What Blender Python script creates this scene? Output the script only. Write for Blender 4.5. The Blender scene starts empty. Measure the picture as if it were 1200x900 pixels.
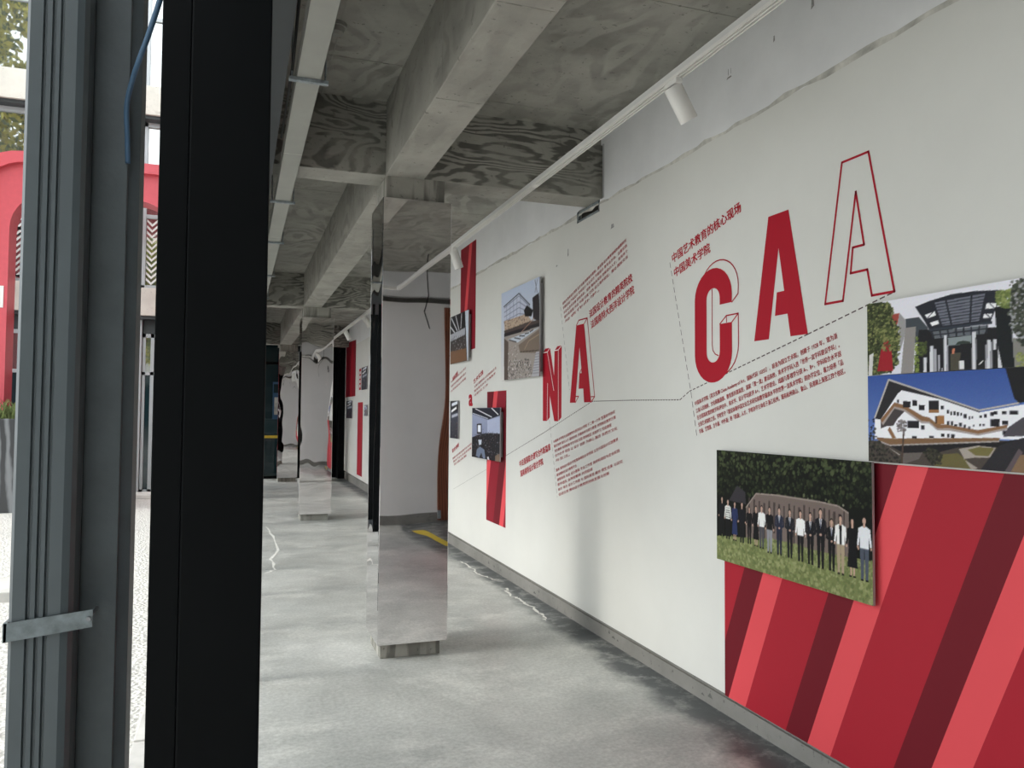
import bpy, bmesh, math, random
import numpy as np
from mathutils import Matrix, Vector

scene = bpy.context.scene
COL = scene.collection

# ------------------------------------------------------------------ camera
YAW, PITCH, ROLL = 0.33645, 0.038714, 0.007278
fw = Vector((math.sin(YAW) * math.cos(PITCH), math.cos(YAW) * math.cos(PITCH), math.sin(PITCH)))
rt = Vector((math.cos(YAW), -math.sin(YAW), 0.0))
up = rt.cross(fw)
ax = rt * math.cos(ROLL) + up * math.sin(ROLL)
ay = up * math.cos(ROLL) - rt * math.sin(ROLL)
cam_data = bpy.data.cameras.new('camera')
cam_data.sensor_width = 36.0
cam_data.lens = 27.545
cam_data.clip_start = 0.02
cam_data.clip_end = 400
cam = bpy.data.objects.new('camera', cam_data)
M = Matrix((ax, ay, -fw)).transposed().to_4x4()
M.translation = Vector((0, 0, 1.5))
cam.matrix_world = M
COL.objects.link(cam)
scene.camera = cam

# ------------------------------------------------------------------ sky, sun, exposure
world = bpy.data.worlds.new('overcast_sky')
scene.world = world
world.use_nodes = True
bg = world.node_tree.nodes['Background']
bg.inputs[0].default_value = (0.93, 0.97, 1.0, 1)
bg.inputs[1].default_value = 1.0
sun_data = bpy.data.lights.new('hazy_sun_offscreen', 'SUN')
sun_data.energy = 0.48
sun_data.angle = math.radians(13)
sun_data.color = (1.0, 0.96, 0.88)
sun = bpy.data.objects.new('hazy_sun_offscreen', sun_data)
sun.rotation_euler = Vector((1.0, 0.03, -0.85)).to_track_quat('-Z', 'Y').to_euler()
sun.location = (-20, 4, 20)
COL.objects.link(sun)
scene.view_settings.view_transform = 'Standard'
scene.view_settings.look = 'None'
scene.view_settings.gamma = 1.0
scene.view_settings.use_curve_mapping = False
scene.view_settings.exposure = 1.72

# ------------------------------------------------------------------ helpers
ORG = {}

def lin(c):
    return tuple((v / 255 / 12.92) if v / 255 <= 0.04045 else ((v / 255 + 0.055) / 1.055) ** 2.4 for v in c)

def tag(o, label=None, cat=None, group=None, kind=None):
    if label: o['label'] = label
    if cat: o['category'] = cat
    if group: o['group'] = group
    if kind: o['kind'] = kind
    return o

def empty(name, loc, label=None, cat=None, group=None):
    o = bpy.data.objects.new(name, None)
    o.empty_display_size = 0.1
    o.location = loc
    COL.objects.link(o)
    ORG[o.name] = Vector(loc)
    return tag(o, label, cat, group)

def link(name, mesh, mat=None, parent=None, origin=None, smooth=False):
    """mesh vertices are in world metres; they become local to the thing's origin"""
    o = bpy.data.objects.new(name, mesh)
    if parent is not None:
        org = ORG[parent.name]
        o.parent = parent
    else:
        org = Vector(origin) if origin is not None else Vector((0, 0, 0))
        o.location = org
    if org.length > 0:
        mesh.transform(Matrix.Translation(-org))
    if mat is not None:
        for m in (mat if isinstance(mat, (list, tuple)) else [mat]):
            mesh.materials.append(m)
    if smooth:
        mesh.polygons.foreach_set('use_smooth', [True] * len(mesh.polygons))
    COL.objects.link(o)
    ORG[o.name] = org
    return o

class MB:
    def __init__(self): self.v, self.f, self.m = [], [], []
    def poly(self, pts, mi=0):
        n = len(self.v); self.v += [tuple(p) for p in pts]; self.f.append(tuple(range(n, n + len(pts)))); self.m.append(mi); return self
    def box(self, x0, x1, y0, y1, z0, z1, mi=0):
        n = len(self.v)
        self.v += [(x, y, z) for z in (z0, z1) for y in (y0, y1) for x in (x0, x1)]
        for q in ((0, 2, 3, 1), (4, 5, 7, 6), (0, 1, 5, 4), (2, 6, 7, 3), (0, 4, 6, 2), (1, 3, 7, 5)):
            self.f.append(tuple(n + i for i in q)); self.m.append(mi)
        return self
    def tube(self, pts, r, seg=8, cap=True, mi=0):
        pts = [Vector(p) for p in pts]; n0 = len(self.v); prev = None
        rr = r if isinstance(r, (list, tuple)) else [r] * len(pts)
        for i, p in enumerate(pts):
            t = (pts[min(i + 1, len(pts) - 1)] - pts[max(i - 1, 0)]).normalized()
            if prev is None:
                prev = t.orthogonal().normalized()
            u = (prev - t * prev.dot(t)).normalized(); w = t.cross(u); prev = u
            for k in range(seg):
                a = 2 * math.pi * k / seg
                self.v.append(tuple(p + (u * math.cos(a) + w * math.sin(a)) * rr[i]))
        for i in range(len(pts) - 1):
            for k in range(seg):
                a, b = n0 + i * seg + k, n0 + i * seg + (k + 1) % seg
                self.f.append((a, b, b + seg, a + seg)); self.m.append(mi)
        if cap:
            self.f.append(tuple(n0 + k for k in reversed(range(seg)))); self.m.append(mi)
            e = n0 + (len(pts) - 1) * seg
            self.f.append(tuple(e + k for k in range(seg))); self.m.append(mi)
        return self
    def prism(self, prof, axis, a, b, mi=0):
        """closed 2D profile extruded along an axis from a to b"""
        def P(p, t):
            return {'x': (t, p[0], p[1]), 'y': (p[0], t, p[1]), 'z': (p[0], p[1], t)}[axis]
        n = len(self.v); k = len(prof)
        self.v += [P(p, a) for p in prof] + [P(p, b) for p in prof]
        for i in range(k):
            j = (i + 1) % k
            self.f.append((n + i, n + j, n + k + j, n + k + i)); self.m.append(mi)
        self.f.append(tuple(n + i for i in reversed(range(k)))); self.m.append(mi)
        self.f.append(tuple(n + k + i for i in range(k))); self.m.append(mi)
        return self
    def mesh(self, name, bevel=0.0, normals=True):
        me = bpy.data.meshes.new(name)
        me.from_pydata(self.v, [], self.f)
        me.polygons.foreach_set('material_index', self.m)
        if bevel or normals:
            bm = bmesh.new(); bm.from_mesh(me)
            if normals: bmesh.ops.recalc_face_normals(bm, faces=bm.faces)
            if bevel:
                bmesh.ops.bevel(bm, geom=[e for e in bm.edges if e.is_manifold and e.calc_face_angle(0) > 0.5],
                                offset=bevel, segments=2, affect='EDGES', profile=0.6)
            bm.to_mesh(me); bm.free()
        return me
    def build(self, name, mat=None, parent=None, origin=None, bevel=0.0, smooth=False, normals=True):
        return link(name, self.mesh(name, bevel, normals), mat, parent, origin, smooth)

def box(name, x0, x1, y0, y1, z0, z1, mat, parent=None, bevel=0.0, origin=None):
    if parent is None and origin is None:
        origin = ((x0 + x1) / 2, (y0 + y1) / 2, z0)
    return MB().box(x0, x1, y0, y1, z0, z1).build(name, mat, parent, origin, bevel)

# ------------------------------------------------------------------ materials
def new_mat(name):
    m = bpy.data.materials.new(name); m.use_nodes = True
    nt = m.node_tree
    return m, nt, nt.nodes['Principled BSDF']

def nd(nt, t, **kw):
    n = nt.nodes.new(t)
    for k, v in kw.items():
        if hasattr(n, k) and k not in n.inputs: setattr(n, k, v)
        else: n.inputs[k].default_value = v
    return n

def flat(name, col, rough=0.6, metal=0.0, spec=0.5, noise=0.0, nscale=12.0, bump=0.0, bscale=60.0):
    m, nt, b = new_mat(name)
    c = lin(col) if max(col) > 1 else col
    b.inputs['Roughness'].default_value = rough
    b.inputs['Metallic'].default_value = metal
    b.inputs['Specular IOR Level'].default_value = spec
    geo = nd(nt, 'ShaderNodeNewGeometry')
    n = nd(nt, 'ShaderNodeTexNoise', Scale=nscale, Detail=5.0, Roughness=0.6)
    nt.links.new(geo.outputs['Position'], n.inputs['Vector'])
    r = nd(nt, 'ShaderNodeValToRGB')
    r.color_ramp.elements[0].position = 0.3; r.color_ramp.elements[1].position = 0.7
    r.color_ramp.elements[0].color = tuple(v * (1 - noise) for v in c) + (1,)
    r.color_ramp.elements[1].color = tuple(min(1, v * (1 + noise)) for v in c) + (1,)
    nt.links.new(n.outputs['Fac'], r.inputs['Fac'])
    nt.links.new(r.outputs['Color'], b.inputs['Base Color'])
    if bump:
        n2 = nd(nt, 'ShaderNodeTexNoise', Scale=bscale, Detail=4.0)
        nt.links.new(geo.outputs['Position'], n2.inputs['Vector'])
        bp = nd(nt, 'ShaderNodeBump', Strength=bump, Distance=0.01)
        nt.links.new(n2.outputs['Fac'], bp.inputs['Height']); nt.links.new(bp.outputs['Normal'], b.inputs['Normal'])
    return m

def mix(nt, fac, a, b, blend='MIX'):
    m = nt.nodes.new('ShaderNodeMix'); m.data_type = 'RGBA'; m.blend_type = blend
    for sock, val in ((m.inputs[0], fac), (m.inputs[6], a), (m.inputs[7], b)):
        if isinstance(val, (int, float)): sock.default_value = val
        elif isinstance(val, tuple): sock.default_value = val + (1,) if len(val) == 3 else val
        else: nt.links.new(val, sock)
    return m.outputs[2]

def ramp(nt, src, p0, p1, c0=(0, 0, 0), c1=(1, 1, 1)):
    r = nd(nt, 'ShaderNodeValToRGB')
    e = r.color_ramp.elements
    e[0].position, e[1].position = p0, p1
    e[0].color, e[1].color = tuple(c0) + (1,), tuple(c1) + (1,)
    nt.links.new(src, r.inputs['Fac'])
    return r.outputs['Color']

def mapping(nt, scale, loc=(0, 0, 0)):
    g = nd(nt, 'ShaderNodeNewGeometry'); mp = nd(nt, 'ShaderNodeMapping')
    mp.inputs['Scale'].default_value = scale; mp.inputs['Location'].default_value = loc
    nt.links.new(g.outputs['Position'], mp.inputs['Vector'])
    return mp.outputs['Vector']

def noise(nt, vec, scale, detail=6, rough=0.6, dist=0.0):
    n = nd(nt, 'ShaderNodeTexNoise', Scale=scale, Detail=detail, Roughness=rough, Distortion=dist)
    nt.links.new(vec, n.inputs['Vector'])
    return n.outputs['Fac']

def concrete(name, light, dark, grain=0.5, gscale=(1, 0.35, 2.2), wscale=2.2, stain=0.4, rough=0.85, mask=(0.38, 0.6)):
    """formwork concrete: mottling, plywood-grain imprint, dark stains"""
    m, nt, b = new_mat(name)
    v = mapping(nt, (1, 1, 1))
    base = mix(nt, ramp(nt, noise(nt, v, 2.3, 8), 0.3, 0.72), dark, light)
    ng = noise(nt, mapping(nt, gscale, (1.3, 0.4, 2.2)), 1.0, 5.0, 0.42, 0.35)
    k1 = nd(nt, 'ShaderNodeMath', operation='MULTIPLY'); k1.inputs[1].default_value = wscale
    nt.links.new(ng, k1.inputs[0])
    k2 = nd(nt, 'ShaderNodeMath', operation='SINE'); nt.links.new(k1.outputs[0], k2.inputs[0])
    k3 = nd(nt, 'ShaderNodeMath', operation='MULTIPLY_ADD'); k3.inputs[1].default_value = 0.5; k3.inputs[2].default_value = 0.5
    nt.links.new(k2.outputs[0], k3.inputs[0])
    wave = ramp(nt, k3.outputs[0], 0.30, 0.80)
    gm = mix(nt, 1.0, wave, ramp(nt, noise(nt, mapping(nt, (1, 1, 1), (2, 5, 3)), 2.1, 4, 0.6), mask[0], mask[1]), 'MULTIPLY')
    mul = nd(nt, 'ShaderNodeMath', operation='MULTIPLY'); mul.inputs[1].default_value = grain
    nt.links.new(gm, mul.inputs[0])
    base = mix(nt, mul.outputs[0], base, tuple(c * 0.42 for c in dark))
    st = ramp(nt, noise(nt, mapping(nt, (1, 1, 1), (3, 7, 1)), 5.5, 9, 0.7, 0.6), 0.6, 0.72)
    mul2 = nd(nt, 'ShaderNodeMath', operation='MULTIPLY'); mul2.inputs[1].default_value = stain
    nt.links.new(st, mul2.inputs[0])
    base = mix(nt, mul2.outputs[0], base, tuple(c * 0.3 for c in dark))
    pores = ramp(nt, noise(nt, mapping(nt, (1, 1, 1), (1, 9, 6)), 34, 3, 0.5), 0.66, 0.72)
    mul3 = nd(nt, 'ShaderNodeMath', operation='MULTIPLY'); mul3.inputs[1].default_value = 0.55
    nt.links.new(pores, mul3.inputs[0])
    base = mix(nt, mul3.outputs[0], base, tuple(c * 0.35 for c in dark))
    nt.links.new(base, b.inputs['Base Color'])
    b.inputs['Roughness'].default_value = rough
    b.inputs['Specular IOR Level'].default_value = 0.3
    bp = nd(nt, 'ShaderNodeBump', Strength=0.25, Distance=0.01)
    nt.links.new(noise(nt, v, 30, 6), bp.inputs['Height']); nt.links.new(bp.outputs['Normal'], b.inputs['Normal'])
    return m

def floor_material():
    m, nt, b = new_mat('polished_concrete')
    v = mapping(nt, (1, 1, 1))
    big = noise(nt, v, 1.1, 9, 0.62, 0.3)
    c = mix(nt, ramp(nt, big, 0.32, 0.70), (0.33, 0.342, 0.328), (0.57, 0.582, 0.556))
    c = mix(nt, ramp(nt, noise(nt, mapping(nt, (0.8, 1.2, 1), (5, 2, 0)), 1.9, 10, 0.74, 0.2), 0.5, 0.78), c, (0.70, 0.705, 0.665))
    fine = ramp(nt, noise(nt, v, 46, 4, 0.7), 0.35, 0.65, (0.82, 0.82, 0.82), (1.12, 1.12, 1.12))
    c = mix(nt, 1.0, c, fine, 'MULTIPLY')
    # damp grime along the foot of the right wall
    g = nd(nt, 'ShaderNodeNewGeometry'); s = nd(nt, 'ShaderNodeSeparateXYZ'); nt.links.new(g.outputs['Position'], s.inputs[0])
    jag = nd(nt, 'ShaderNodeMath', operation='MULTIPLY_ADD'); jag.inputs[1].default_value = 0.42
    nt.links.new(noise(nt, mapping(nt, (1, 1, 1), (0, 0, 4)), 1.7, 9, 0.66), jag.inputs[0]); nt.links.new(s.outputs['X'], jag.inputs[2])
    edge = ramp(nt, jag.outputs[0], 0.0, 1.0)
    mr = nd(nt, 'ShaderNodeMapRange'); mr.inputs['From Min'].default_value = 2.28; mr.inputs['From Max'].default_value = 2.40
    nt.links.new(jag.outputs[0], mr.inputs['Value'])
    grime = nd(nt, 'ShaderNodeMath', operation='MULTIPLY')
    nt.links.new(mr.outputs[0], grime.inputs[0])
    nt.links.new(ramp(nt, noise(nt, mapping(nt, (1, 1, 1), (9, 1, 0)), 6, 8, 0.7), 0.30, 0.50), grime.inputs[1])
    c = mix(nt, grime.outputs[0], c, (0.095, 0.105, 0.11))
    nt.links.new(c, b.inputs['Base Color'])
    r = ramp(nt, noise(nt, v, 3.0, 6), 0.3, 0.7, (0.30, 0.30, 0.30), (0.52, 0.52, 0.52))
    nt.links.new(r, b.inputs['Roughness'])
    bp = nd(nt, 'ShaderNodeBump', Strength=0.06, Distance=0.01)
    nt.links.new(noise(nt, v, 9, 6), bp.inputs['Height']); nt.links.new(bp.outputs['Normal'], b.inputs['Normal'])
    return m

def mirror_material(name, strength, scale, offset):
    m, nt, b = new_mat(name)
    b.inputs['Base Color'].default_value = (0.87, 0.845, 0.855, 1)
    b.inputs['Metallic'].default_value = 1.0
    b.inputs['Roughness'].default_value = 0.015
    bp = nd(nt, 'ShaderNodeBump', Strength=1.0, Distance=strength)
    n = noise(nt, mapping(nt, scale, offset), 1.0, 1.0, 0.4)
    nt.links.new(n, bp.inputs['Height']); nt.links.new(bp.outputs['Normal'], b.inputs['Normal'])
    return m

def gravel_material():
    m, nt, b = new_mat('pale_gravel')
    v = mapping(nt, (1, 1, 1))
    vo = nd(nt, 'ShaderNodeTexVoronoi', Scale=38.0); nt.links.new(v, vo.inputs['Vector'])
    c = mix(nt, ramp(nt, noise(nt, v, 28, 6, 0.8), 0.3, 0.7), (0.42, 0.41, 0.38), (0.82, 0.81, 0.77))
    nt.links.new(c, b.inputs['Base Color']); b.inputs['Roughness'].default_value = 0.95
    bp = nd(nt, 'ShaderNodeBump', Strength=0.8, Distance=0.02)
    nt.links.new(vo.outputs['Distance'], bp.inputs['Height']); nt.links.new(bp.outputs['Normal'], b.inputs['Normal'])
    return m

def wood_material():
    m, nt, b = new_mat('brown_wood')
    w = nd(nt, 'ShaderNodeTexWave', Scale=3.0, Distortion=5.0, Detail=3.0); w.bands_direction = 'X'
    nt.links.new(mapping(nt, (3, 1, 0.4)), w.inputs['Vector'])
    nt.links.new(ramp(nt, w.outputs['Fac'], 0.2, 0.8, (0.13, 0.035, 0.015), (0.24, 0.075, 0.035)), b.inputs['Base Color'])
    b.inputs['Roughness'].default_value = 0.5
    return m

def marble_material():
    m, nt, b = new_mat('black_marble')
    w = nd(nt, 'ShaderNodeTexWave', Scale=1.2, Distortion=9.0, Detail=4.0); w.bands_direction = 'X'
    nt.links.new(mapping(nt, (1.6, 1, 0.5)), w.inputs['Vector'])
    nt.links.new(ramp(nt, w.outputs['Fac'], 0.35, 0.95, (0.045, 0.047, 0.05), (0.20, 0.21, 0.22)), b.inputs['Base Color'])
    b.inputs['Roughness'].default_value = 0.25
    return m

def print_material():
    m, nt, b = new_mat('photo_print')
    a = nd(nt, 'ShaderNodeVertexColor'); a.layer_name = 'ink'
    nt.links.new(a.outputs['Color'], b.inputs['Base Color'])
    b.inputs['Roughness'].default_value = 0.5; b.inputs['Specular IOR Level'].default_value = 0.12
    return m

def ink(c, k=0.98):
    return tuple(min(0.95, v * k) for v in lin(c))

MAT = {}
MAT['slab'] = concrete('slab_concrete', (0.43, 0.42, 0.374), (0.285, 0.28, 0.25), grain=0.55, gscale=(1.5, 0.75, 1), wscale=75, stain=0.35, mask=(0.36, 0.66))
MAT['beam_side'] = concrete('beam_side_concrete', (0.43, 0.42, 0.374), (0.285, 0.28, 0.25), grain=0.95, gscale=(0.9, 0.9, 3.0), wscale=135, stain=0.5, mask=(0.30, 0.56))
MAT['beam_long'] = concrete('long_beam_concrete', (0.43, 0.42, 0.374), (0.285, 0.28, 0.25), grain=0.35, gscale=(2.2, 0.8, 2.2), wscale=55, stain=0.65)
MAT['beam_soffit'] = concrete('soffit_concrete', (0.43, 0.42, 0.374), (0.285, 0.28, 0.25), grain=0.25, gscale=(2.4, 0.7, 1), wscale=45, stain=0.4)
MAT['core'] = concrete('column_concrete', (0.43, 0.42, 0.374), (0.285, 0.28, 0.25), grain=0.8, gscale=(9.0, 9.0, 0.8), wscale=22, stain=0.4)
MAT['kerb'] = concrete('kerb_concrete', (0.28, 0.272, 0.25), (0.19, 0.186, 0.17), grain=0.0, stain=0.5)
MAT['slab_edge'] = concrete('facade_concrete', (0.72, 0.70, 0.64), (0.56, 0.54, 0.49), grain=0.0, stain=0.3)
MAT['floor'] = floor_material()
MAT['wall'] = flat('warm_white_paint', (0.70, 0.70, 0.66), 0.65, spec=0.3, noise=0.03, nscale=1.6, bump=0.05, bscale=120)
MAT['plaster'] = flat('grey_white_plaster', (0.80, 0.81, 0.82), 0.85, spec=0.2, noise=0.05, nscale=2.5, bump=0.12, bscale=25)
MAT['backwall'] = flat('white_plaster', (0.80, 0.79, 0.78), 0.8, spec=0.2, noise=0.03, nscale=2.0)
MAT['seam'] = flat('joint_filler', (0.56, 0.55, 0.50), 0.9, noise=0.35, nscale=9)
MAT['chip'] = flat('chipped_concrete', (0.12, 0.12, 0.11), 0.9, noise=0.3, nscale=40)
MAT['black_steel'] = flat('black_steel_paint', (0.0028, 0.0036, 0.0042), 0.45, spec=0.09, noise=0.15, nscale=4)
MAT['beam_steel'] = flat('charcoal_steel_paint', (0.030, 0.036, 0.040), 0.5, noise=0.2, nscale=6)
MAT['grey_steel'] = flat('grey_steel_paint', (0.080, 0.098, 0.105), 0.5, noise=0.12, nscale=14, bump=0.1, bscale=90)
MAT['grey_pipe'] = flat('grey_pipe_paint', (0.074, 0.092, 0.100), 0.42, noise=0.06, nscale=9)
MAT['galv'] = flat('galvanised_steel', (0.30, 0.34, 0.36), 0.45, metal=0.6, noise=0.3, nscale=40)
MAT['strap'] = flat('dull_zinc_strap', (0.17, 0.20, 0.21), 0.5, metal=0.4, noise=0.3, nscale=40)
MAT['bolt'] = flat('bolt_steel', (0.25, 0.26, 0.27), 0.35, metal=0.9)
MAT['blue_cable'] = flat('blue_cable', (0.06, 0.13, 0.22), 0.5)
MAT['black_cable'] = flat('black_cable', (0.01, 0.01, 0.01), 0.6)
MAT['tray'] = flat('cream_tray_paint', (0.30, 0.305, 0.275), 0.55, noise=0.06, nscale=5)
MAT['track'] = flat('white_track', (0.70, 0.70, 0.68), 0.4, noise=0.03)
MAT['track_groove'] = flat('track_groove', (0.33, 0.35, 0.38), 0.35, metal=0.4)
MAT['spot'] = flat('white_spot_paint', (0.80, 0.79, 0.75), 0.4, noise=0.02)
MAT['lens'] = flat('spot_lens', (0.05, 0.05, 0.05), 0.2)
MAT['red'] = flat('red_print', ink((148, 24, 38), 1.4), 0.5, spec=0.12)
MAT['red_text'] = flat('red_text_print', ink((150, 44, 50), 1.2), 0.55, spec=0.12)
MAT['red_dark'] = flat('dark_red_print', ink((102, 24, 34), 1.2), 0.5, spec=0.12)
MAT['red_mid'] = flat('mid_red_print', ink((153, 34, 46), 1.25), 0.5, spec=0.12)
MAT['red_deep'] = flat('deep_red_print', ink((122, 28, 40), 1.4), 0.5, spec=0.12)
MAT['red_light'] = flat('light_red_print', ink((200, 72, 78), 1.3), 0.5, spec=0.12)
MAT['white_print'] = flat('white_print', (0.80, 0.79, 0.76), 0.5, spec=0.3)
MAT['dash'] = flat('dark_dash_print', (0.10, 0.07, 0.07), 0.6, spec=0.3)
MAT['board_edge'] = flat('board_edge', (0.42, 0.41, 0.42), 0.6)
MAT['print'] = print_material()
MAT['mirror_a'] = mirror_material('mirror_steel', 0.0050, (2.2, 2.2, 0.7), (0, 0, 0.3))
MAT['mirror_b'] = mirror_material('wavy_mirror_steel', 0.0042, (3.6, 3.6, 1.7), (2, 5, 1))
MAT['mirror_c'] = mirror_material('rippled_mirror_steel', 0.0036, (4.0, 4.0, 1.9), (7, 1, 4))
MAT['gravel'] = gravel_material()
MAT['paving'] = flat('pale_paving', (0.60, 0.59, 0.56), 0.9, noise=0.15, nscale=6)
MAT['wood'] = wood_material()
MAT['marble'] = marble_material()
MAT['yellow'] = flat('yellow_paint', (0.70, 0.52, 0.05), 0.6, noise=0.15, nscale=20)
MAT['frame_grey'] = flat('pale_grey_aluminium', (0.42, 0.45, 0.47), 0.4, metal=0.2)
MAT['facade_glass'] = flat('facade_glass', (0.50, 0.53, 0.52), 0.03, metal=0.9)
MAT['dark_glass'] = flat('dark_glass', (0.012, 0.03, 0.036), 0.06, spec=0.7)
MAT['arch_red'] = flat('red_arch_paint', (0.60, 0.085, 0.11), 0.45, noise=0.05)
MAT['leaf_y'] = flat('yellow_green_leaves', (0.52, 0.47, 0.09), 0.7, noise=0.45, nscale=3)
MAT['leaf_g'] = flat('green_leaves', (0.13, 0.17, 0.05), 0.7, noise=0.45, nscale=5)
MAT['bark'] = flat('bark', (0.08, 0.06, 0.045), 0.9, noise=0.3, nscale=8)
MAT['white_paint'] = flat('white_paint', (0.8, 0.8, 0.78), 0.6)
MAT['efflorescence'] = flat('white_efflorescence', (0.72, 0.72, 0.68), 0.9, noise=0.2, nscale=30)
MAT['scuff'] = flat('grey_scuff', (0.30, 0.30, 0.29), 0.9, noise=0.4, nscale=60)
MAT['teal'] = flat('teal_panel', (0.03, 0.075, 0.085), 0.4)
MAT['blue_poster'] = flat('blue_poster', (0.03, 0.10, 0.20), 0.5)
MAT['outer_wall'] = flat('outer_wall', (0.35, 0.34, 0.32), 0.9, noise=0.1, nscale=2)

# ================================================================== THE SETTING
BAY, Y0 = 6.46, 4.842            # column bay and first column line
CEIL, SOFF = 3.455, 2.987        # slab soffit, beam soffit
WX = 2.33                        # face of the printed wall panels

floor = tag(box('floor', -0.16, 4.6, -3.0, 20.0, -0.15, 0.0, MAT['floor']), 'polished grey concrete floor of the gallery walkway', kind='structure')

def strip(pts, widths, z=0.0015):
    mb = MB()
    L, R = [], []
    for i, p in enumerate(pts):
        a = Vector(pts[max(i - 1, 0)]); b = Vector(pts[min(i + 1, len(pts) - 1)])
        t = (b - a).normalized(); n = Vector((-t.y, t.x)) * widths[i] / 2
        L.append((p[0] + n.x, p[1] + n.y, z)); R.append((p[0] - n.x, p[1] - n.y, z))
    for i in range(len(pts) - 1):
        mb.poly([R[i], R[i + 1], L[i + 1], L[i]])
    return mb

random.seed(4)
def rough_line(pts, w, jit=0.012, sub=4):
    out = []
    for a, b in zip(pts, pts[1:]):
        for k in range(sub):
            t = k / sub
            out.append((a[0] + (b[0] - a[0]) * t + random.uniform(-jit, jit), a[1] + (b[1] - a[1]) * t + random.uniform(-jit, jit)))
    out.append(pts[-1])
    ws = [w * random.uniform(0.25, 1.0) for _ in out]; ws[0] = ws[-1] = 0.002
    return out, ws
for pts, w in (([(2.177, 7.786), (2.179, 7.563), (2.185, 7.322), (2.146, 7.136), (2.192, 6.959), (2.214, 6.822), (2.27, 6.794)], 0.030),
               ([(2.231, 6.474), (2.179, 6.353), (2.159, 6.163), (2.199, 6.067), (2.188, 5.889), (2.2, 5.769), (2.179, 5.592), (2.189, 5.501), (2.152, 5.36)], 0.028),
               ([(0.386, 10.87), (0.428, 10.026), (0.439, 8.96), (0.357, 8.458), (0.365, 7.856), (0.267, 7.718)], 0.035)):
    p, ws = rough_line(pts, w)
    strip(p, ws).build('floor_crack', MAT['efflorescence'], floor)
strip([(2.31, -0.35), (2.31, 0.92)], [0.09, 0.09], 0.002).build('yellow_floor_line', MAT['yellow'], floor)

# ceiling slab with beams
ceiling = tag(box('ceiling', -0.16, 4.6, -3.0, 20.0, CEIL, CEIL + 0.3, MAT['slab']), 'raw concrete ceiling slab with plywood formwork marks', kind='structure')
def beam(name, x0, x1, y0, y1, side):
    mb = MB().box(x0, x1, y0, y1, SOFF, CEIL + 0.02)
    me = mb.mesh(name, 0.006)
    o = link(name, me, [side, MAT['beam_soffit']], ceiling)
    for p in me.polygons:
        p.material_index = 1 if p.normal.z < -0.7 else 0
    return o
beam('longitudinal_beam', 0.846, 1.091, -2.9, 20.0, MAT['beam_long'])
for k in range(-1, 3):
    y = Y0 + BAY * k
    beam('cross_beam', -0.10, 0.85, y, y + 0.25, MAT['beam_side'])
    beam('cross_beam', 1.087, 2.345, y, y + 0.25, MAT['beam_side'])
# formwork joints cast into the slab and the long beam
for k, y in enumerate((-0.6, 1.1, 2.9, 4.3, 7.0, 9.2, 12.8, 15.2)):
    box('formwork_joint', 0.30, 0.846, y, y + 0.006, CEIL - 0.003, CEIL + 0.01, MAT['beam_long'], ceiling)
    box('formwork_joint', 1.091, 2.3, y + 0.3, y + 0.306, CEIL - 0.003, CEIL + 0.01, MAT['beam_long'], ceiling)
for x in (0.45,):
    box('formwork_joint', x, x + 0.006, -2.9, 20, CEIL - 0.003, CEIL + 0.01, MAT['beam_soffit'], ceiling)
for y in (2.55, 2.63, 3.55, 7.9, 8.4, 10.1, 14.0):
    box('formwork_joint', 0.852, 1.085, y, y + 0.005, SOFF - 0.0015, SOFF + 0.01, MAT['core'], ceiling)
for y in (2.2, 3.4, 6.3, 7.6, 9.0, 12.9, 15.0):
    box('formwork_joint', 0.8445, 0.856, y, y + 0.005, SOFF + 0.008, CEIL, MAT['core'], ceiling)
# unseen building mass added above the slab to block the sky
tag(box('added_storey', -0.16, 4.6, -3.0, 20.0, CEIL + 0.31, 9.0, MAT['outer_wall']), 'plain unseen storey added above the gallery ceiling to block the sky', kind='structure')

# right wall: printed panels below, plaster above
wall = empty('wall_right', (WX, 9.5, 0.0)); tag(wall, 'long white exhibition wall with red lettering and prints', kind='structure')
YA, YB = 1.10, 18.30
MB().prism([(YA, 0.100), (YB, 0.190), (YB, 2.915), (YA, 2.915)], 'x', WX, 2.36).build('wall_panel', MAT['wall'], wall)
GAP, CUT = (4.795, 4.845), (4.87, 5.22)      # slot beside the cross beam, cut-out under it
def banded(name, x0, x1, z0, z1, mat, holes):
    mb = MB(); y = YA
    for h0, h1 in holes + [(YB, YB)]:
        mb.box(x0, x1, y, h0, z0, z1); y = h1
    mb.build(name, mat, wall)
banded('wall_panel', WX, 2.36, 2.915, 2.95, MAT['wall'], [CUT])
for z0, z1, holes in ((2.95, 2.985, [CUT]), (2.985, 2.995, [GAP, CUT]), (2.995, 3.36, [GAP]), (3.36, CEIL, [])):
    banded('plaster_band', WX + 0.002, 2.36, z0, z1, MAT['plaster'], holes)
for z0, z1, holes in ((0.0, 2.915, []), (2.915, 2.985, [CUT]), (2.985, 2.995, [GAP, CUT]), (2.995, 3.36, [GAP]), (3.36, CEIL, [])):
    banded('wall_core', 2.36, 2.53, z0, z1, MAT['kerb'], holes)
box('wall_core', 2.53, 2.55, YA, YB, 0.0, CEIL, MAT['kerb'], wall)
random.seed(8)
mb = MB(); y = YA; prev = None
while y < 14:
    w = random.uniform(0.010, 0.032); zc = 2.957 + random.uniform(-0.007, 0.007)
    cur = ((WX - 0.0008, y, zc - w / 2), (WX - 0.0008, y, zc + w / 2))
    if prev: mb.poly([cur[0], prev[0], prev[1], cur[1]])
    prev = cur; y += random.uniform(0.06, 0.16)
mb.build('panel_joint', MAT['seam'], wall, normals=False)
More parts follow.
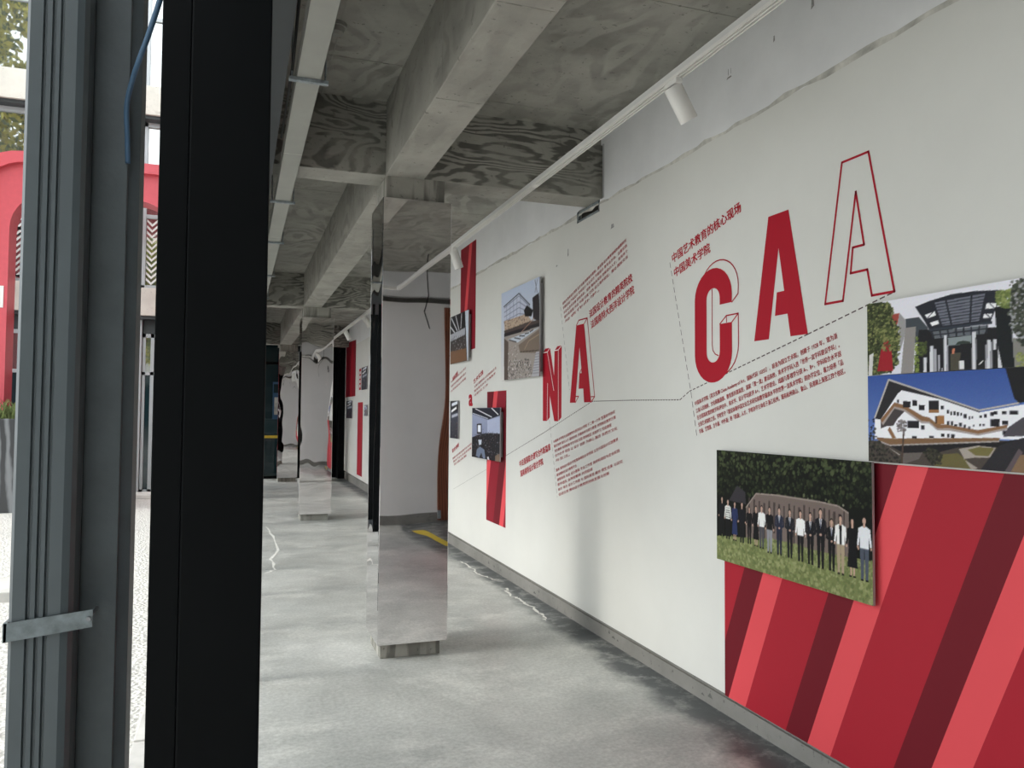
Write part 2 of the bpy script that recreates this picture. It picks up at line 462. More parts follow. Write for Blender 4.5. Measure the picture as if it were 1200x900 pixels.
# metal frame round the open cut-out under the cross beam
MB().box(WX - 0.0022, WX + 0.012, 4.86, 5.235, 2.905, 2.92).box(WX - 0.0022, WX + 0.012, 4.86, 5.235, 2.965, 2.985).box(WX - 0.0022, WX + 0.012, 4.86, 4.872, 2.905, 2.985).box(WX - 0.0022, WX + 0.012, 5.205, 5.235, 2.905, 2.985).build('cutout_frame', MAT['galv'], wall)
for (yy, zz, w, h) in ((3.345, 3.222, 0.045, 0.010), (3.352, 3.25, 0.006, 0.035), (3.33, 3.25, 0.004, 0.03), (4.66, 2.755, 0.05, 0.03), (2.73, 3.30, 0.02, 0.05), (2.99, 3.26, 0.012, 0.03), (5.4, 2.72, 0.02, 0.06), (5.62, 2.66, 0.03, 0.012)):
    MB().poly([(WX - 0.001, yy + w / 2, zz - h / 2), (WX - 0.001, yy - w / 2, zz - h / 2 * 0.6), (WX - 0.001, yy - w / 2 * 0.7, zz + h / 2), (WX - 0.001, yy + w * 0.3, zz + h / 2)]).build('scuff_mark', MAT['scuff'], wall, normals=False)

# concrete kerb under the panels
kerb = empty('baseboard_right', (2.345, 9.5, 0.0)); tag(kerb, 'low bare concrete kerb under the white wall panels', kind='structure')
MB().prism([(YA, -0.02), (YB, -0.02), (YB, 0.157), (YA, 0.070)], 'x', 2.345, 2.40).build('kerb', MAT['kerb'], kerb)
random.seed(11)
for yy in (7.35, 7.18, 6.98, 6.1, 6.0, 4.72, 4.66, 4.60, 3.62, 3.55, 2.62, 2.52):
    a = random.uniform(0.012, 0.035); zz = random.uniform(0.02, 0.06); h = random.uniform(0.012, 0.03)
    MB().poly([(2.3435, yy + a, zz), (2.3435, yy - a, zz), (2.3435, yy - a * 0.4, zz + h * 0.6), (2.3435, yy, zz + h), (2.3435, yy + a * 0.6, zz + h * 0.5)]).build('chipped_patch', MAT['chip'], kerb, normals=False)

# left side: open steel frame towards the courtyard
left = empty('wall_left', (0.0, 9.5, 0.0)); tag(left, 'black steel frame along the open courtyard side', kind='structure')
mb = MB().box(-0.13, 0.165, -2.9, 19.9, 2.90, 2.915).box(-0.01, 0.02, -2.9, 19.9, 2.915, CEIL)
mb.build('header_beam', MAT['beam_steel'], left, bevel=0.003)
box('header_infill', -0.15, -0.02, -2.9, 19.9, 2.92, CEIL, MAT['outer_wall'], left)
proto = None
for k in range(14):
    y = 4.63 + 1.077 * k
    if proto is None:
        proto = box('mullion', -0.14, 0.03, y, y + 0.07, 0.0, 2.90, MAT['black_steel'], left, bevel=0.003); m0 = y
    else:
        c = proto.copy(); c.location = (0, y - m0, 0); COL.objects.link(c)
box('threshold', -0.16, 0.0, -2.9, 19.9, 0.0, 0.012, MAT['beam_steel'], left)

# wall behind the viewpoint, with the brown door leaf beside it (seen in the mirrors)
back = empty('wall_back', (1.0, -1.1, 0.0)); tag(back, 'white plastered wall closing the walkway, seen in the mirrored columns', kind='structure')
box('wall_panel', -0.16, 2.17, -1.15, -0.98, 0.13, 3.03, MAT['backwall'], back)
box('wall_panel', 2.17, 4.6, -1.15, -0.98, 0.13, 3.03, MAT['backwall'], back)
box('upper_band', -0.16, 4.6, -1.15, -1.02, 3.12, CEIL, MAT['plaster'], back)
box('recessed_joint', -0.16, 4.6, -1.30, -1.15, 3.00, 3.15, MAT['kerb'], back)
box('skirting', -0.16, 4.6, -1.15, -0.99, 0.0, 0.13, MAT['kerb'], back)
tag(box('wall_side_room', 4.45, 4.6, -1.0, 1.12, 0.0, CEIL, MAT['backwall']), 'plain wall of the side passage', kind='structure')
tag(box('wall_side_return', 2.55, 4.6, 1.12, 1.3, 0.0, CEIL, MAT['backwall']), 'plain return wall of the side passage', kind='structure')
door = empty('door_1', (3.1, -0.96, 0.0)); tag(door, 'tall brown wooden door leaf standing open against the white back wall', kind='structure')
box('door_leaf', 2.66, 3.56, -0.99, -0.945, 0.03, 2.98, MAT['wood'], door, bevel=0.004)
for z0, z1 in ((0.25, 1.35), (1.5, 2.8)):
    box('door_panel', 2.80, 3.42, -0.947, -0.935, z0, z1, MAT['wood'], door, bevel=0.005)
box('door_hinge', 2.655, 2.70, -0.96, -0.93, 0.05, 0.16, MAT['galv'], door)

# end of the walkway
endw = empty('wall_end', (1.2, 18.75, 0.0)); tag(endw, 'dark end wall of the walkway with a glazed door', kind='structure')
box('dark_panel', 1.05, 2.345, 18.7, 18.85, 0.0, CEIL, MAT['black_steel'], endw)
box('left_pier', -0.16, 0.42, 18.7, 18.85, 0.0, CEIL, MAT['black_steel'], endw)
box('head_panel', 0.42, 1.05, 18.7, 18.85, 3.06, CEIL, MAT['beam_side'], endw)
box('return_panel', 2.19, 2.36, 18.3, 18.7, 0.0, 3.30, MAT['black_steel'], endw)
box('lintel', -0.1, 2.34, 18.55, 18.7, 3.10, 3.19, MAT['tray'], endw)
d2 = empty('door_2', (0.73, 18.7, 0.0)); tag(d2, 'dark glazed door at the far end of the walkway', kind='structure')
box('door_glass', 0.45, 1.02, 18.70, 18.72, 0.05, 2.60, MAT['dark_glass'], d2)
box('transom_glass', 0.45, 1.02, 18.70, 18.72, 2.66, 3.05, MAT['dark_glass'], d2)
MB().box(0.42, 0.46, 18.66, 18.72, 0, 3.06).box(1.01, 1.05, 18.66, 18.72, 0, 3.06).box(0.42, 1.05, 18.66, 18.72, 2.60, 2.66).box(0.42, 1.05, 18.66, 18.72, 0.0, 0.06).build('door_frame', MAT['black_steel'], d2, bevel=0.003)
box('poster', 0.75, 0.99, 18.694, 18.70, 1.35, 2.20, MAT['blue_poster'], d2)
box('poster_heading', 0.77, 0.97, 18.690, 18.694, 1.95, 2.15, MAT['dark_glass'], d2)
box('poster_block', 0.79, 0.95, 18.690, 18.694, 1.45, 1.85, MAT['seam'], d2)
box('yellow_band', 0.47, 1.0, 18.694, 18.70, 0.92, 0.98, MAT['yellow'], d2)
mb = MB()
for r in range(7):
    for c in range(7):
        x = 0.50 + c * 0.07; z = 1.02 + r * 0.05; s = 0.035
        mb.poly([(x, 18.697, z), (x + s, 18.697, z + s), (x + s, 18.697, z + s + 0.018), (x, 18.697, z + 0.018)])
        mb.poly([(x + s, 18.697, z + s), (x + 2 * s, 18.697, z), (x + 2 * s, 18.697, z + 0.018), (x + s, 18.697, z + s + 0.018)])
mb.build('chevron_film', MAT['teal'], d2, normals=False)

# wing added out of view to cut the sky light from behind the viewpoint
wing = empty('added_wing', (-7.0, -6.5, -0.02)); tag(wing, 'unseen grey wing added behind the viewpoint to cut the light from there', kind='structure')
box('wing_mass', -14.0, -0.3, -9.0, -6.5, -0.02, 8.0, MAT['outer_wall'], wing)
for fz in (0.8, 4.3):
    for k in range(6):
        box('window', -2.6 - 2.0 * k, -1.2 - 2.0 * k, -6.52, -6.48, fz, fz + 1.9, MAT['dark_glass'], wing)

# courtyard ground
ground = tag(box('ground', -40, -0.16, -25, 45, -0.2, -0.02, MAT['gravel'], origin=(-10, 8, -0.2)), 'bright pale gravel ground of the courtyard', kind='structure')
tag(box('added_yard', 4.6, 40, -25, 45, -0.2, -0.02, MAT['paving'], origin=(15, 8, -0.2)), 'unseen pale paved yard added beyond the side passage', kind='structure')  # yard made up for the lighting, out of view past the passage wall
for k in range(9):
    box('kerb_stone', -0.42, -0.17, -2.0 + k * 1.5, -0.52 + k * 1.5, -0.06, 0.0, MAT['paving'], ground, bevel=0.006)
for k in range(5):
    box('border_stone', -2.6 - k * 1.01, -1.62 - k * 1.01, 7.25, 7.9, -0.06, 0.06, MAT['paving'], ground, bevel=0.01)

# ================================================================== PRINT ON THE RIGHT WALL
def flatpoly(pts, d=0.0010):
    return [(WX - d, p[0], p[1]) for p in pts]

def clip(poly, y0, y1, z0, z1):
    def cut(P, f, inter):
        out = []
        for i in range(len(P)):
            a, b = P[i - 1], P[i]
            if f(b):
                if not f(a): out.append(inter(a, b))
                out.append(b)
            elif f(a): out.append(inter(a, b))
        return out
    def at(ax, v):
        def g(a, b):
            t = (v - a[ax]) / (b[ax] - a[ax]); return (a[0] + (b[0] - a[0]) * t, a[1] + (b[1] - a[1]) * t)
        return g
    for ax_, v, s in ((0, y0, 1), (0, y1, -1), (1, z0, 1), (1, z1, -1)):
        if not poly: break
        poly = cut(poly, (lambda p, ax_=ax_, v=v, s=s: (p[ax_] - v) * s >= 0), at(ax_, v))
    return poly

def wall_part(name):
    o = bpy.data.objects.new(name, None); o.parent = wall; COL.objects.link(o); ORG[o.name] = ORG[wall.name]
    return o

def stroke(pts, w, d, closed=True, mb=None):
    mb = mb or MB()
    n = len(pts)
    for i in range(n if closed else n - 1):
        a, b = Vector(pts[i]), Vector(pts[(i + 1) % n])
        t = (b - a)
        if t.length < 1e-6: continue
        t.normalize(); nn = Vector((-t.y, t.x)) * w / 2; e = t * w * 0.35
        mb.poly(flatpoly([a - e - nn, b + e - nn, b + e + nn, a - e + nn], d))
    return mb

def shape(name, pts, mat, parent, d=0.0012):
    return MB().poly(flatpoly(pts, d)).build(name, mat, parent, normals=False)

# striped red field at the foot of the wall
def striped(parent_name, y0, y1, z0, z1, slope, ref, period, bands, d=0.0010):
    g = wall_part(parent_name)
    zr = z0
    for k in range(-3, 6):
        for (o0, o1, mk) in bands:
            a, b = ref - period * k - o0, ref - period * k - o1
            H = z1 - zr
            P = [(a, zr), (b, zr), (b - slope * H, z1), (a - slope * H, z1)]
            P = clip(P, y1, y0, z0, z1)
            if len(P) >= 3: shape('stripe', P, MAT[mk], g, d)
    return g
striped('striped_print', 3.398, YA + 0.01, 0.104, 1.322, 0.415, 3.368, 0.571, ((0, 0.137, 'red_light'), (0.137, 0.30, 'red_mid'), (0.30, 0.43, 'red_mid'), (0.43, 0.571, 'red_dark')))
striped('tall_banner_print', 8.422, 7.83, 2.186, 3.335, 0.25, 8.37, 0.60, ((0, 0.11, 'red_light'), (0.11, 0.40, 'red_deep'), (0.40, 0.60, 'red_deep')))
striped('low_banner_print', 7.400, 6.812, 0.463, 1.720, 0.30, 7.56, 0.56, ((0, 0.12, 'red_light'), (0.12, 0.38, 'red_deep'), (0.38, 0.56, 'red_dark')))

# big letters ------------------------------------------------------
def letter_group(name):
    return wall_part(name)
Lg = letter_group('letter_a_solid')
A1 = [(3.039, 2.433), (2.897, 2.433), (2.775, 1.858), (2.888, 1.858), (2.908, 1.962), (2.995, 1.962), (2.981, 2.069), (2.929, 2.069), (2.967, 2.272), (3.040, 1.858), (3.149, 1.858)]
shape('letter_face', A1, MAT['red'], Lg)
Lg = letter_group('letter_a_outline')
A2 = [(2.564, 2.546), (2.420, 2.546), (2.299, 1.974), (2.410, 1.974), (2.432, 2.080), (2.521, 2.080), (2.508, 2.182), (2.448, 2.182), (2.489, 2.405), (2.565, 1.974), (2.668, 1.974)]
stroke(A2, 0.010, 0.0012).build('letter_outline', MAT['red'], Lg, normals=False)

def arc(cy, cz, ry, rz, a0, a1, n=14):
    return [(cy + ry * math.cos(math.radians(a0 + (a1 - a0) * i / n)), cz + rz * math.sin(math.radians(a0 + (a1 - a0) * i / n))) for i in range(n + 1)]
# letter C: y grows to the left of the reader
Lg = letter_group('letter_c_block')
C = arc(3.496, 2.118, -0.169, 0.152, 0, 180) + arc(3.496, 1.824, 0.169, -0.152, 0, 180)
outer_top = [(3.328, 2.071)] + arc(3.496, 2.118, -0.169, 0.152, 0, 180)
outer_bot = [(3.496 + 0.169 * math.cos(math.radians(a)), 1.824 - 0.152 * math.sin(math.radians(a))) for a in range(0, 181, 12)]
inner_bot = [(3.493 - 0.060 * math.cos(math.radians(a)), 1.832 - 0.055 * math.sin(math.radians(a))) for a in range(0, 181, 15)]
inner_top = [(3.493 + 0.060 * math.cos(math.radians(a)), 2.110 + 0.055 * math.sin(math.radians(a))) for a in range(0, 181, 15)]
Cp = outer_top + outer_bot + [(3.328, 1.971), (3.433, 1.971)] + inner_bot + inner_top + [(3.433, 2.071)]
shape('letter_face', Cp, MAT['red'], Lg, 0.0016)
mb = MB(); sh = (-0.053, 0.033)
bt = [(p[0] + sh[0], p[1] + sh[1]) for p in arc(3.496, 2.118, -0.169, 0.152, 0, 150)]
stroke([(3.328, 2.071), (3.276, 2.107)] + bt, 0.007, 0.0012, False, mb)
bb = [(p[0] + sh[0], p[1] + sh[1]) for p in outer_bot[8:]]
stroke([(3.433, 1.971), (3.376, 2.008), (3.275, 2.008)] + [(p[0], p[1]) for p in reversed(bb)], 0.007, 0.0012, False, mb)
stroke([(3.328, 1.971), (3.275, 2.008)], 0.007, 0.0012, False, mb)
stroke([(3.376, 2.008), (3.374, 1.975)], 0.006, 0.0012, False, mb)
stroke([(3.502, 2.16), (3.502, 1.871), (3.495, 1.84), (3.475, 1.82), (3.447, 1.81)], 0.006, 0.0012, False, mb)
mb.build('letter_shadow_lines', MAT['red'], Lg, normals=False)

Lg = letter_group('letter_a_block')
A3 = [(5.242, 2.153), (5.105, 2.153), (4.983, 1.589), (5.100, 1.589), (5.115, 1.688), (5.195, 1.688), (5.183, 1.800), (5.141, 1.800), (5.182, 1.991), (5.254, 1.589), (5.353, 1.589)]
shape('letter_face', A3, MAT['red'], Lg, 0.0016)
mb = MB()
stroke([(5.242, 2.153), (5.199, 2.187), (5.052, 2.187), (4.926, 1.627), (4.983, 1.589)], 0.009, 0.0012, False, mb)
stroke([(5.105, 2.153), (5.052, 2.187)], 0.008, 0.0012, False, mb)
stroke([(4.926, 1.627), (4.985, 1.627)], 0.007, 0.0012, False, mb)
stroke([(5.254, 1.589), (5.195, 1.634), (5.245, 1.634)], 0.008, 0.0012, False, mb)
stroke([(5.183, 1.800), (5.150, 1.83), (5.141, 1.80)], 0.007, 0.0012, False, mb)
mb.build('letter_shadow_lines', MAT['red'], Lg, normals=False)

Lg = letter_group('letter_n_block')
N1 = [(5.905, 2.000), (5.806, 2.000), (5.668, 1.689), (5.658, 2.000), (5.580, 2.000), (5.573, 1.449), (5.656, 1.449), (5.797, 1.749), (5.804, 1.449), (5.897, 1.449)]
for P in ([(5.905, 2.0), (5.806, 2.0), (5.753, 2.03), (5.853, 2.03)], [(5.806, 2.0), (5.668, 1.689), (5.664, 1.80), (5.753, 2.03)],
          [(5.658, 2.0), (5.58, 2.0), (5.515, 2.03), (5.60, 2.03)], [(5.58, 2.0), (5.573, 1.449), (5.514, 1.479), (5.515, 2.03)],
          [(5.797, 1.749), (5.804, 1.449), (5.748, 1.479), (5.752, 1.65)]):
    shape('letter_side', P, MAT['red'], Lg, 0.0010)
shape('letter_face', N1, MAT['red'], Lg, 0.0014)
mb = MB()
for P in ([(5.905, 2.0), (5.806, 2.0), (5.668, 1.689)], [(5.658, 2.0), (5.58, 2.0), (5.573, 1.449)], [(5.806, 2.0), (5.753, 2.03)], [(5.58, 2.0), (5.515, 2.03)], [(5.797, 1.749), (5.804, 1.449)]):
    stroke(P, 0.007, 0.0018, False, mb)
mb.build('letter_edge_lines', MAT['white_print'], Lg, normals=False)

# dashed guide lines ------------------------------------------------
def dashes(pts, dash, gap, w, mat='dash'):
    mb = MB(); carry = 0.0
    for a, b in zip(pts, pts[1:]):
        a, b = Vector(a), Vector(b); L = (b - a).length; t = (b - a).normalized(); s = 0
        while s < L:
            e = min(L, s + dash)
            stroke([a + t * s, a + t * e], w, 0.0011, False, mb); s += dash + gap
    return mb.build('dashed_line', MAT[mat], wall, normals=False)
dashes([(3.925, 2.377), (3.705, 1.626), (3.646, 1.382)], 0.030, 0.022, 0.0045)
dashes([(4.967, 1.595), (4.39, 1.594), (3.818, 1.588)], 0.016, 0.014, 0.0055)
dashes([(3.818, 1.588), (3.721, 1.633), (2.775, 1.857), (2.308, 1.970)], 0.022, 0.016, 0.0055)
dashes([(6.813, 1.121), (5.883, 1.352), (5.023, 1.579), (4.967, 1.597)], 0.016, 0.014, 0.0055)
dashes([(8.638, 0.650), (7.400, 0.957)], 0.03, 0.01, 0.0035, 'scuff')
dashes([(5.542, 2.326), (5.362, 1.687)], 0.030, 0.025, 0.005, 'scuff')
dashes([(5.756, 1.457), (5.588, 0.867)], 0.030, 0.025, 0.005, 'scuff')

# lettering -----------------------------------------------------------
dg = None
def text(body, p0, p1, h, mat, name='text_line', bold=0.0):
    """one line of flat print from p0 to p1 (wall y, z of its baseline), em height h"""
    cu = bpy.data.curves.new('lettering', 'FONT')
    cu.body = body; cu.resolution_u = 2
    o = bpy.data.objects.new('lettering', cu); COL.objects.link(o)
    bpy.context.view_layer.update()
    me = bpy.data.meshes.new_from_object(o.evaluated_get(bpy.context.evaluated_depsgraph_get()))
    bpy.data.objects.remove(o); bpy.data.curves.remove(cu)
    co = np.empty(len(me.vertices) * 3); me.vertices.foreach_get('co', co); co = co.reshape(-1, 3)
    x0, x1 = co[:, 0].min(), co[:, 0].max(); z0 = min(-0.05, co[:, 1].min())
    d = Vector((p1[0] - p0[0], p1[1] - p0[1])); L = d.length; t = d.normalized(); n = Vector((t.y, -t.x))
    u = (co[:, 0] - x0) / (x1 - x0) * L; v = (co[:, 1] - z0) * h
    out = np.empty_like(co)
    out[:, 0] = WX - 0.0012
    out[:, 1] = p0[0] + t.x * u + n.x * v
    out[:, 2] = p0[1] + t.y * u + n.y * v
    me.vertices.foreach_set('co', out.ravel()); me.update()
    faces = [tuple(p.vertices) for p in me.polygons]
    bpy.data.meshes.remove(me)
    # heavier weight: the same outlines overprinted with a small shift
    k = bold * h
    shifts = [(0, 0)] if bold == 0 else [(-k, -k * 0.6), (k, -k * 0.6), (k, k * 0.6), (-k, k * 0.6)]
    V, Fc = [], []
    for j, (du, dv) in enumerate(shifts):
        o_ = out + np.array([-0.00004 * j, t.x * du + n.x * dv, t.y * du + n.y * dv])
        Fc += [tuple(i + len(V) for i in f) for f in faces]; V += [tuple(q) for q in o_]
    m2 = bpy.data.meshes.new(name); m2.from_pydata(V, [], Fc)
    return link(name, m2, MAT[mat], wall)

text('中国艺术教育的核心现场', (3.893, 2.368), (3.246, 2.510), 0.061, 'red', 'title_lettering', 0.026)
text('中国美术学院', (3.872, 2.283), (3.515, 2.360), 0.061, 'red', 'title_lettering', 0.026)
CAA = ['中国美术学院（英文名称 China Academy of Art，国标代码 10355），前身为国立艺术院，创建于 1928 年，现为浙',
       '江省人民政府、文化和旅游部、教育部共建高校，国家「双一流」建设高校，美术学学科入选「世界一流学科建设学科」。',
       '在全国高校第四轮学科评估中，美术学、设计学均获评 A+，艺术学理论、戏剧与影视学分获 A-、B+，学科综合水平居',
       '全国艺术院校之首。学校坚守「建设体现中国文化艺术研究和教学最高水平的世界一流美术学院」的办学定位，着力培养「品',
       '学通、艺理通、古今通、中外通」的「四通」人才。学校办学主体位于浙江杭州，现有杭州南山、象山、良渚和上海张江四个校区。']
for i, s in enumerate(CAA):
    f_ = i / 4
    text(s, (3.663 - 0.041 * f_, 1.549 - 0.147 * f_), (2.595 - 0.041 * f_, 1.820 - 0.145 * f_), 0.0265, 'red_text', 'text_line', 0.016)
text('法国设计教育的精英院校', (5.009, 2.180), (4.374, 2.343), 0.062, 'red', 'title_lettering', 0.026)
text('法国南特大西洋设计学院', (4.983, 2.101), (4.350, 2.263), 0.062, 'red', 'title_lettering', 0.026)
text('中法强强联合谱写合作新篇章', (6.440, 1.040), (5.725, 1.221), 0.060, 'red', 'title_lettering', 0.026)
text('国美南特设计联合学院', (6.411, 0.957), (5.880, 1.098), 0.060, 'red', 'title_lettering', 0.026)
NA = ['南特大西洋设计学院 位于法国 西部城市南特，是法国 设计教育领域的重要院校',
      '学院开设 产品设计 空间设计 交互设计 平面设计 等专业方向，注重实践',
      '与企业合作开展 研究项目，培养 面向未来的 创新设计人才，设有多个',
      '设计实验室 并在 中国 印度 巴西 设立海外校区，推动 国际交流',
      '与合作办学。']
def para(lines, a0, a1, step, h, frac):
    for i, s in enumerate(lines):
        p0 = Vector((a0[0] + step[0] * i, a0[1] + step[1] * i)); d = Vector((a1[0] - a0[0], a1[1] - a0[1])) * frac[i]
        text(s, p0, p0 + d, h, 'red_text', 'text_line', 0.014)
para(NA, (5.498, 2.335), (4.459, 2.612), (-0.0103, -0.036), 0.024, (1, 1.0, 1.0, 0.99, 0.58))
NB = ['中国美术学院与法国南特大西洋设计学院 于二零一六年 签署合作协议',
      '联合培养 设计人才 面向社会 开展本科与硕士教育 共同制定教学方案',
      '双方教师 共同授课 学生可赴法国 南特校区 交流学习 完成课程',
      '合作办学 项目 以 设计 创新 为核心 融合 东西方文化',
      '与生活。']
para(NB, (5.667, 1.277), (4.613, 1.513), (-0.011, -0.0358), 0.024, (1, 1.0, 0.93, 1.0, 0.26))
NC = ['国美 南特设计联合学院秉承两校办学传统 立足中国设计实践需求',
      '建设国际化设计教育平台',
      '课程体系 包括 设计基础 专业工作室 跨学科项目与企业实践',
      '教学团队 由两校教师 共同组成',
      '每年 举办 设计工作营 与 国际展览 展示 师生成果 与研究',
      '促进交流 推动设计教育的持续发展与创新']
para(NC, (5.611, 1.059), (4.568, 1.335), (-0.0108, -0.0362), 0.024, (1, 0.36, 1.0, 0.6, 1.02, 0.83))
# small captions near the far photographs
text('艺术实践', (7.875, 1.812), (7.540, 1.905), 0.05, 'red', 'caption_title', 0.03)
para(['以设计连接社会 以实践回应生活', '面向城市乡村 开展教学', '与研究工作'], (7.845, 1.772), (7.119, 1.934), (0.005, -0.047), 0.026, (1, 0.98, 0.66))
text('国际课程', (8.72, 1.875), (8.50, 1.945), 0.05, 'red', 'caption_title', 0.03)
para(['与世界名校联合开设工作坊', '拓展学生的国际视野与能力', '共同完成设计课题'], (8.80, 1.855), (8.177, 1.990), (0.0, -0.055), 0.026, (1, 1.0, 1.0))
text('联合创新', (8.71, 1.050), (8.42, 1.140), 0.05, 'red', 'caption_title', 0.03)
para(['搭建开放共享的创新平台与空间', '服务产业与社会的发展', '形成成果'], (8.693, 0.976), (7.931, 1.178), (-0.03, -0.033), 0.026, (1, 0.95, 0.68))
text('a', (8.045, 1.580), (7.918, 1.580), 0.24, 'red', 'letter_a_small', 0.05)

# prints on the far stretch of wall
g = wall_part('far_banner_print')
shape('stripe', [(18.20, 1.86), (16.62, 1.86), (16.62, 3.05), (18.20, 3.10)], MAT['red_deep'], g)
shape('stripe', [(17.5, 1.86), (17.2, 1.86), (16.95, 3.05), (17.25, 3.06)], MAT['red_mid'], g, 0.0014)
g = wall_part('far_low_banner_print')
shape('stripe', [(16.25, 0.25), (15.55, 0.25), (15.55, 1.72), (16.25, 1.72)], MAT['red_mid'], g)
shape('stripe', [(15.9, 0.25), (15.55, 0.25), (15.55, 1.1)], MAT['red_deep'], g, 0.0014)
g = wall_part('far_title_print')
shape('title_block', [(16.12, 1.97), (15.85, 1.97), (15.85, 2.40), (16.12, 2.40)], MAT['red'], g)
for k in range(4):
    shape('title_character', [(16.06, 2.02 + 0.09 * k), (15.91, 2.02 + 0.09 * k), (15.91, 2.08 + 0.09 * k), (16.06, 2.08 + 0.09 * k)], MAT['white_print'], g, 0.0015)

# ================================================================== MIRRORED COLUMNS
def mirror_column(k, mat, label):
    y = Y0 + BAY * k
    t = empty('mirror_column', (1.045, y + 0.18, 0.0), label, 'column', 'mirror-clad columns')
    box('concrete_core', 0.850, 1.225, y, y + 0.36, 0.0, SOFF + 0.005, MAT['core'], t, bevel=0.004)
    x0, x1, ya, yb, za, zb = 0.827, 1.263, y - 0.04, y + 0.40, 0.09, 2.842
    box('cladding_panel', x0, x1, ya, ya + 0.012, za, zb, mat, t, bevel=0.0025)
    box('cladding_panel', x0, x1, yb - 0.012, yb, za, zb, mat, t, bevel=0.0025)
    box('cladding_panel', x0, x0 + 0.012, ya + 0.012, yb - 0.012, za, zb, mat, t, bevel=0.0025)
    box('cladding_panel', x1 - 0.012, x1, ya + 0.012, yb - 0.012, za, zb, mat, t, bevel=0.0025)
    MB().box(x0 + 0.02, x1 - 0.02, ya + 0.02, yb - 0.02, zb - 0.03, zb - 0.02).build('cap_plate', MAT['galv'], t)
    return t
mirror_column(0, MAT['mirror_a'], 'square mirror-clad column with flat clear panels and a yellow line reflected in it')
mirror_column(1, MAT['mirror_b'], 'mirror-clad column with strongly rippled reflections, next along from the flat clear one')
mirror_column(2, MAT['mirror_c'], 'mirror-clad column beside the dark glazed end door')

# ================================================================== NEAR STEELWORK ON THE LEFT
t = empty('steel_column', (-0.045, 1.5, 0.0), 'thick black painted steel column next to the grey downpipe', 'column')
box('column_face', -0.085, 0.044, 1.400, 1.56, 0.0, 2.90, MAT['black_steel'], t, bevel=0.003)
box('side_flange', -0.131, -0.0855, 1.404, 1.54, 0.0, 2.90, MAT['black_steel'], t, bevel=0.002)
box('base_plate', -0.16, 0.07, 1.36, 1.60, 0.0, 0.014, MAT['black_steel'], t, bevel=0.002)

t = empty('steel_post', (-0.225, 1.66, -0.02), 'grey painted steel angle post behind the downpipe', 'post')
MB().prism([(-0.282, 1.630), (-0.206, 1.630), (-0.206, 1.638), (-0.187, 1.650), (-0.187, 1.72), (-0.197, 1.72), (-0.200, 1.66), (-0.210, 1.645), (-0.282, 1.645)], 'z', -0.02, 3.6).build('post_body', MAT['grey_steel'], t, bevel=0.0015)
box('post_foot', -0.262, -0.15, 1.60, 1.75, -0.025, -0.012, MAT['grey_steel'], t)

t = empty('downpipe', (-0.315, 1.60, -0.02), 'ribbed grey rainwater downpipe strapped to the steel post', 'pipe')
prof = [(-0.356, 1.552)]
for gx in (-0.333, -0.319, -0.306):
    prof += [(gx - 0.0032, 1.552), (gx - 0.0014, 1.558), (gx + 0.0014, 1.558), (gx + 0.0032, 1.552)]
prof += [(-0.283, 1.552), (-0.272, 1.557), (-0.266, 1.568), (-0.264, 1.60), (-0.266, 1.622), (-0.275, 1.628), (-0.352, 1.628), (-0.361, 1.62), (-0.362, 1.56)]
MB().prism(prof, 'z', -0.02, 3.7).build('pipe_body', MAT['grey_pipe'], t)
mb = MB()
mb.poly([(-0.366, 1.546, 1.108), (-0.232, 1.546, 1.124), (-0.232, 1.546, 1.154), (-0.366, 1.546, 1.140)])
mb.poly([(-0.366, 1.549, 1.140), (-0.232, 1.549, 1.154), (-0.232, 1.549, 1.124), (-0.366, 1.549, 1.108)])
n = len(mb.v)
mb.f += [(0, 4 + 3, 4 + 2, 1), (1, 6, 5, 2), (2, 5, 4, 3), (3, 4, 7, 0)]; mb.m += [0] * 4
mb.box(-0.3675, -0.362, 1.546, 1.628, 1.108, 1.140)
strap = mb.build('strap', MAT['strap'], t, bevel=0.0)
MB().tube([(-0.2375, 1.5465, 1.139), (-0.2375, 1.541, 1.139)], [0.0042, 0.0036], 10).build('bolt', MAT['bolt'], strap)
MB().tube([(-0.2375, 1.549, 1.139), (-0.2375, 1.632, 1.139)], 0.003, 8).build('spacer', MAT['bolt'], strap)

pts = [(-0.118, 1.46, 2.40), (-0.132, 1.49, 2.30), (-0.142, 1.50, 2.246), (-0.161, 1.52, 2.187), (-0.181, 1.55, 2.142), (-0.196, 1.585, 2.115), (-0.208, 1.612, 2.075), (-0.207, 1.622, 2.02), (-0.2055, 1.627, 1.97)]
def smooth_path(P, n=6):
    P = [Vector(p) for p in P]; out = []
    for i in range(len(P) - 1):
        a, b, c, d = P[max(i - 1, 0)], P[i], P[i + 1], P[min(i + 2, len(P) - 1)]
        for k in range(n):
            u = k / n
            out.append(0.5 * ((2 * b) + (c - a) * u + (2 * a - 5 * b + 4 * c - d) * u * u + (3 * b - a - 3 * c + d) * u ** 3))
    return out + [P[-1]]
tag(MB().tube(smooth_path(pts), 0.0048, 8).build('cable', MAT['blue_cable'], None, (-0.16, 1.55, 2.0), smooth=True), 'thin blue cable looped between black column and grey post', 'cable')

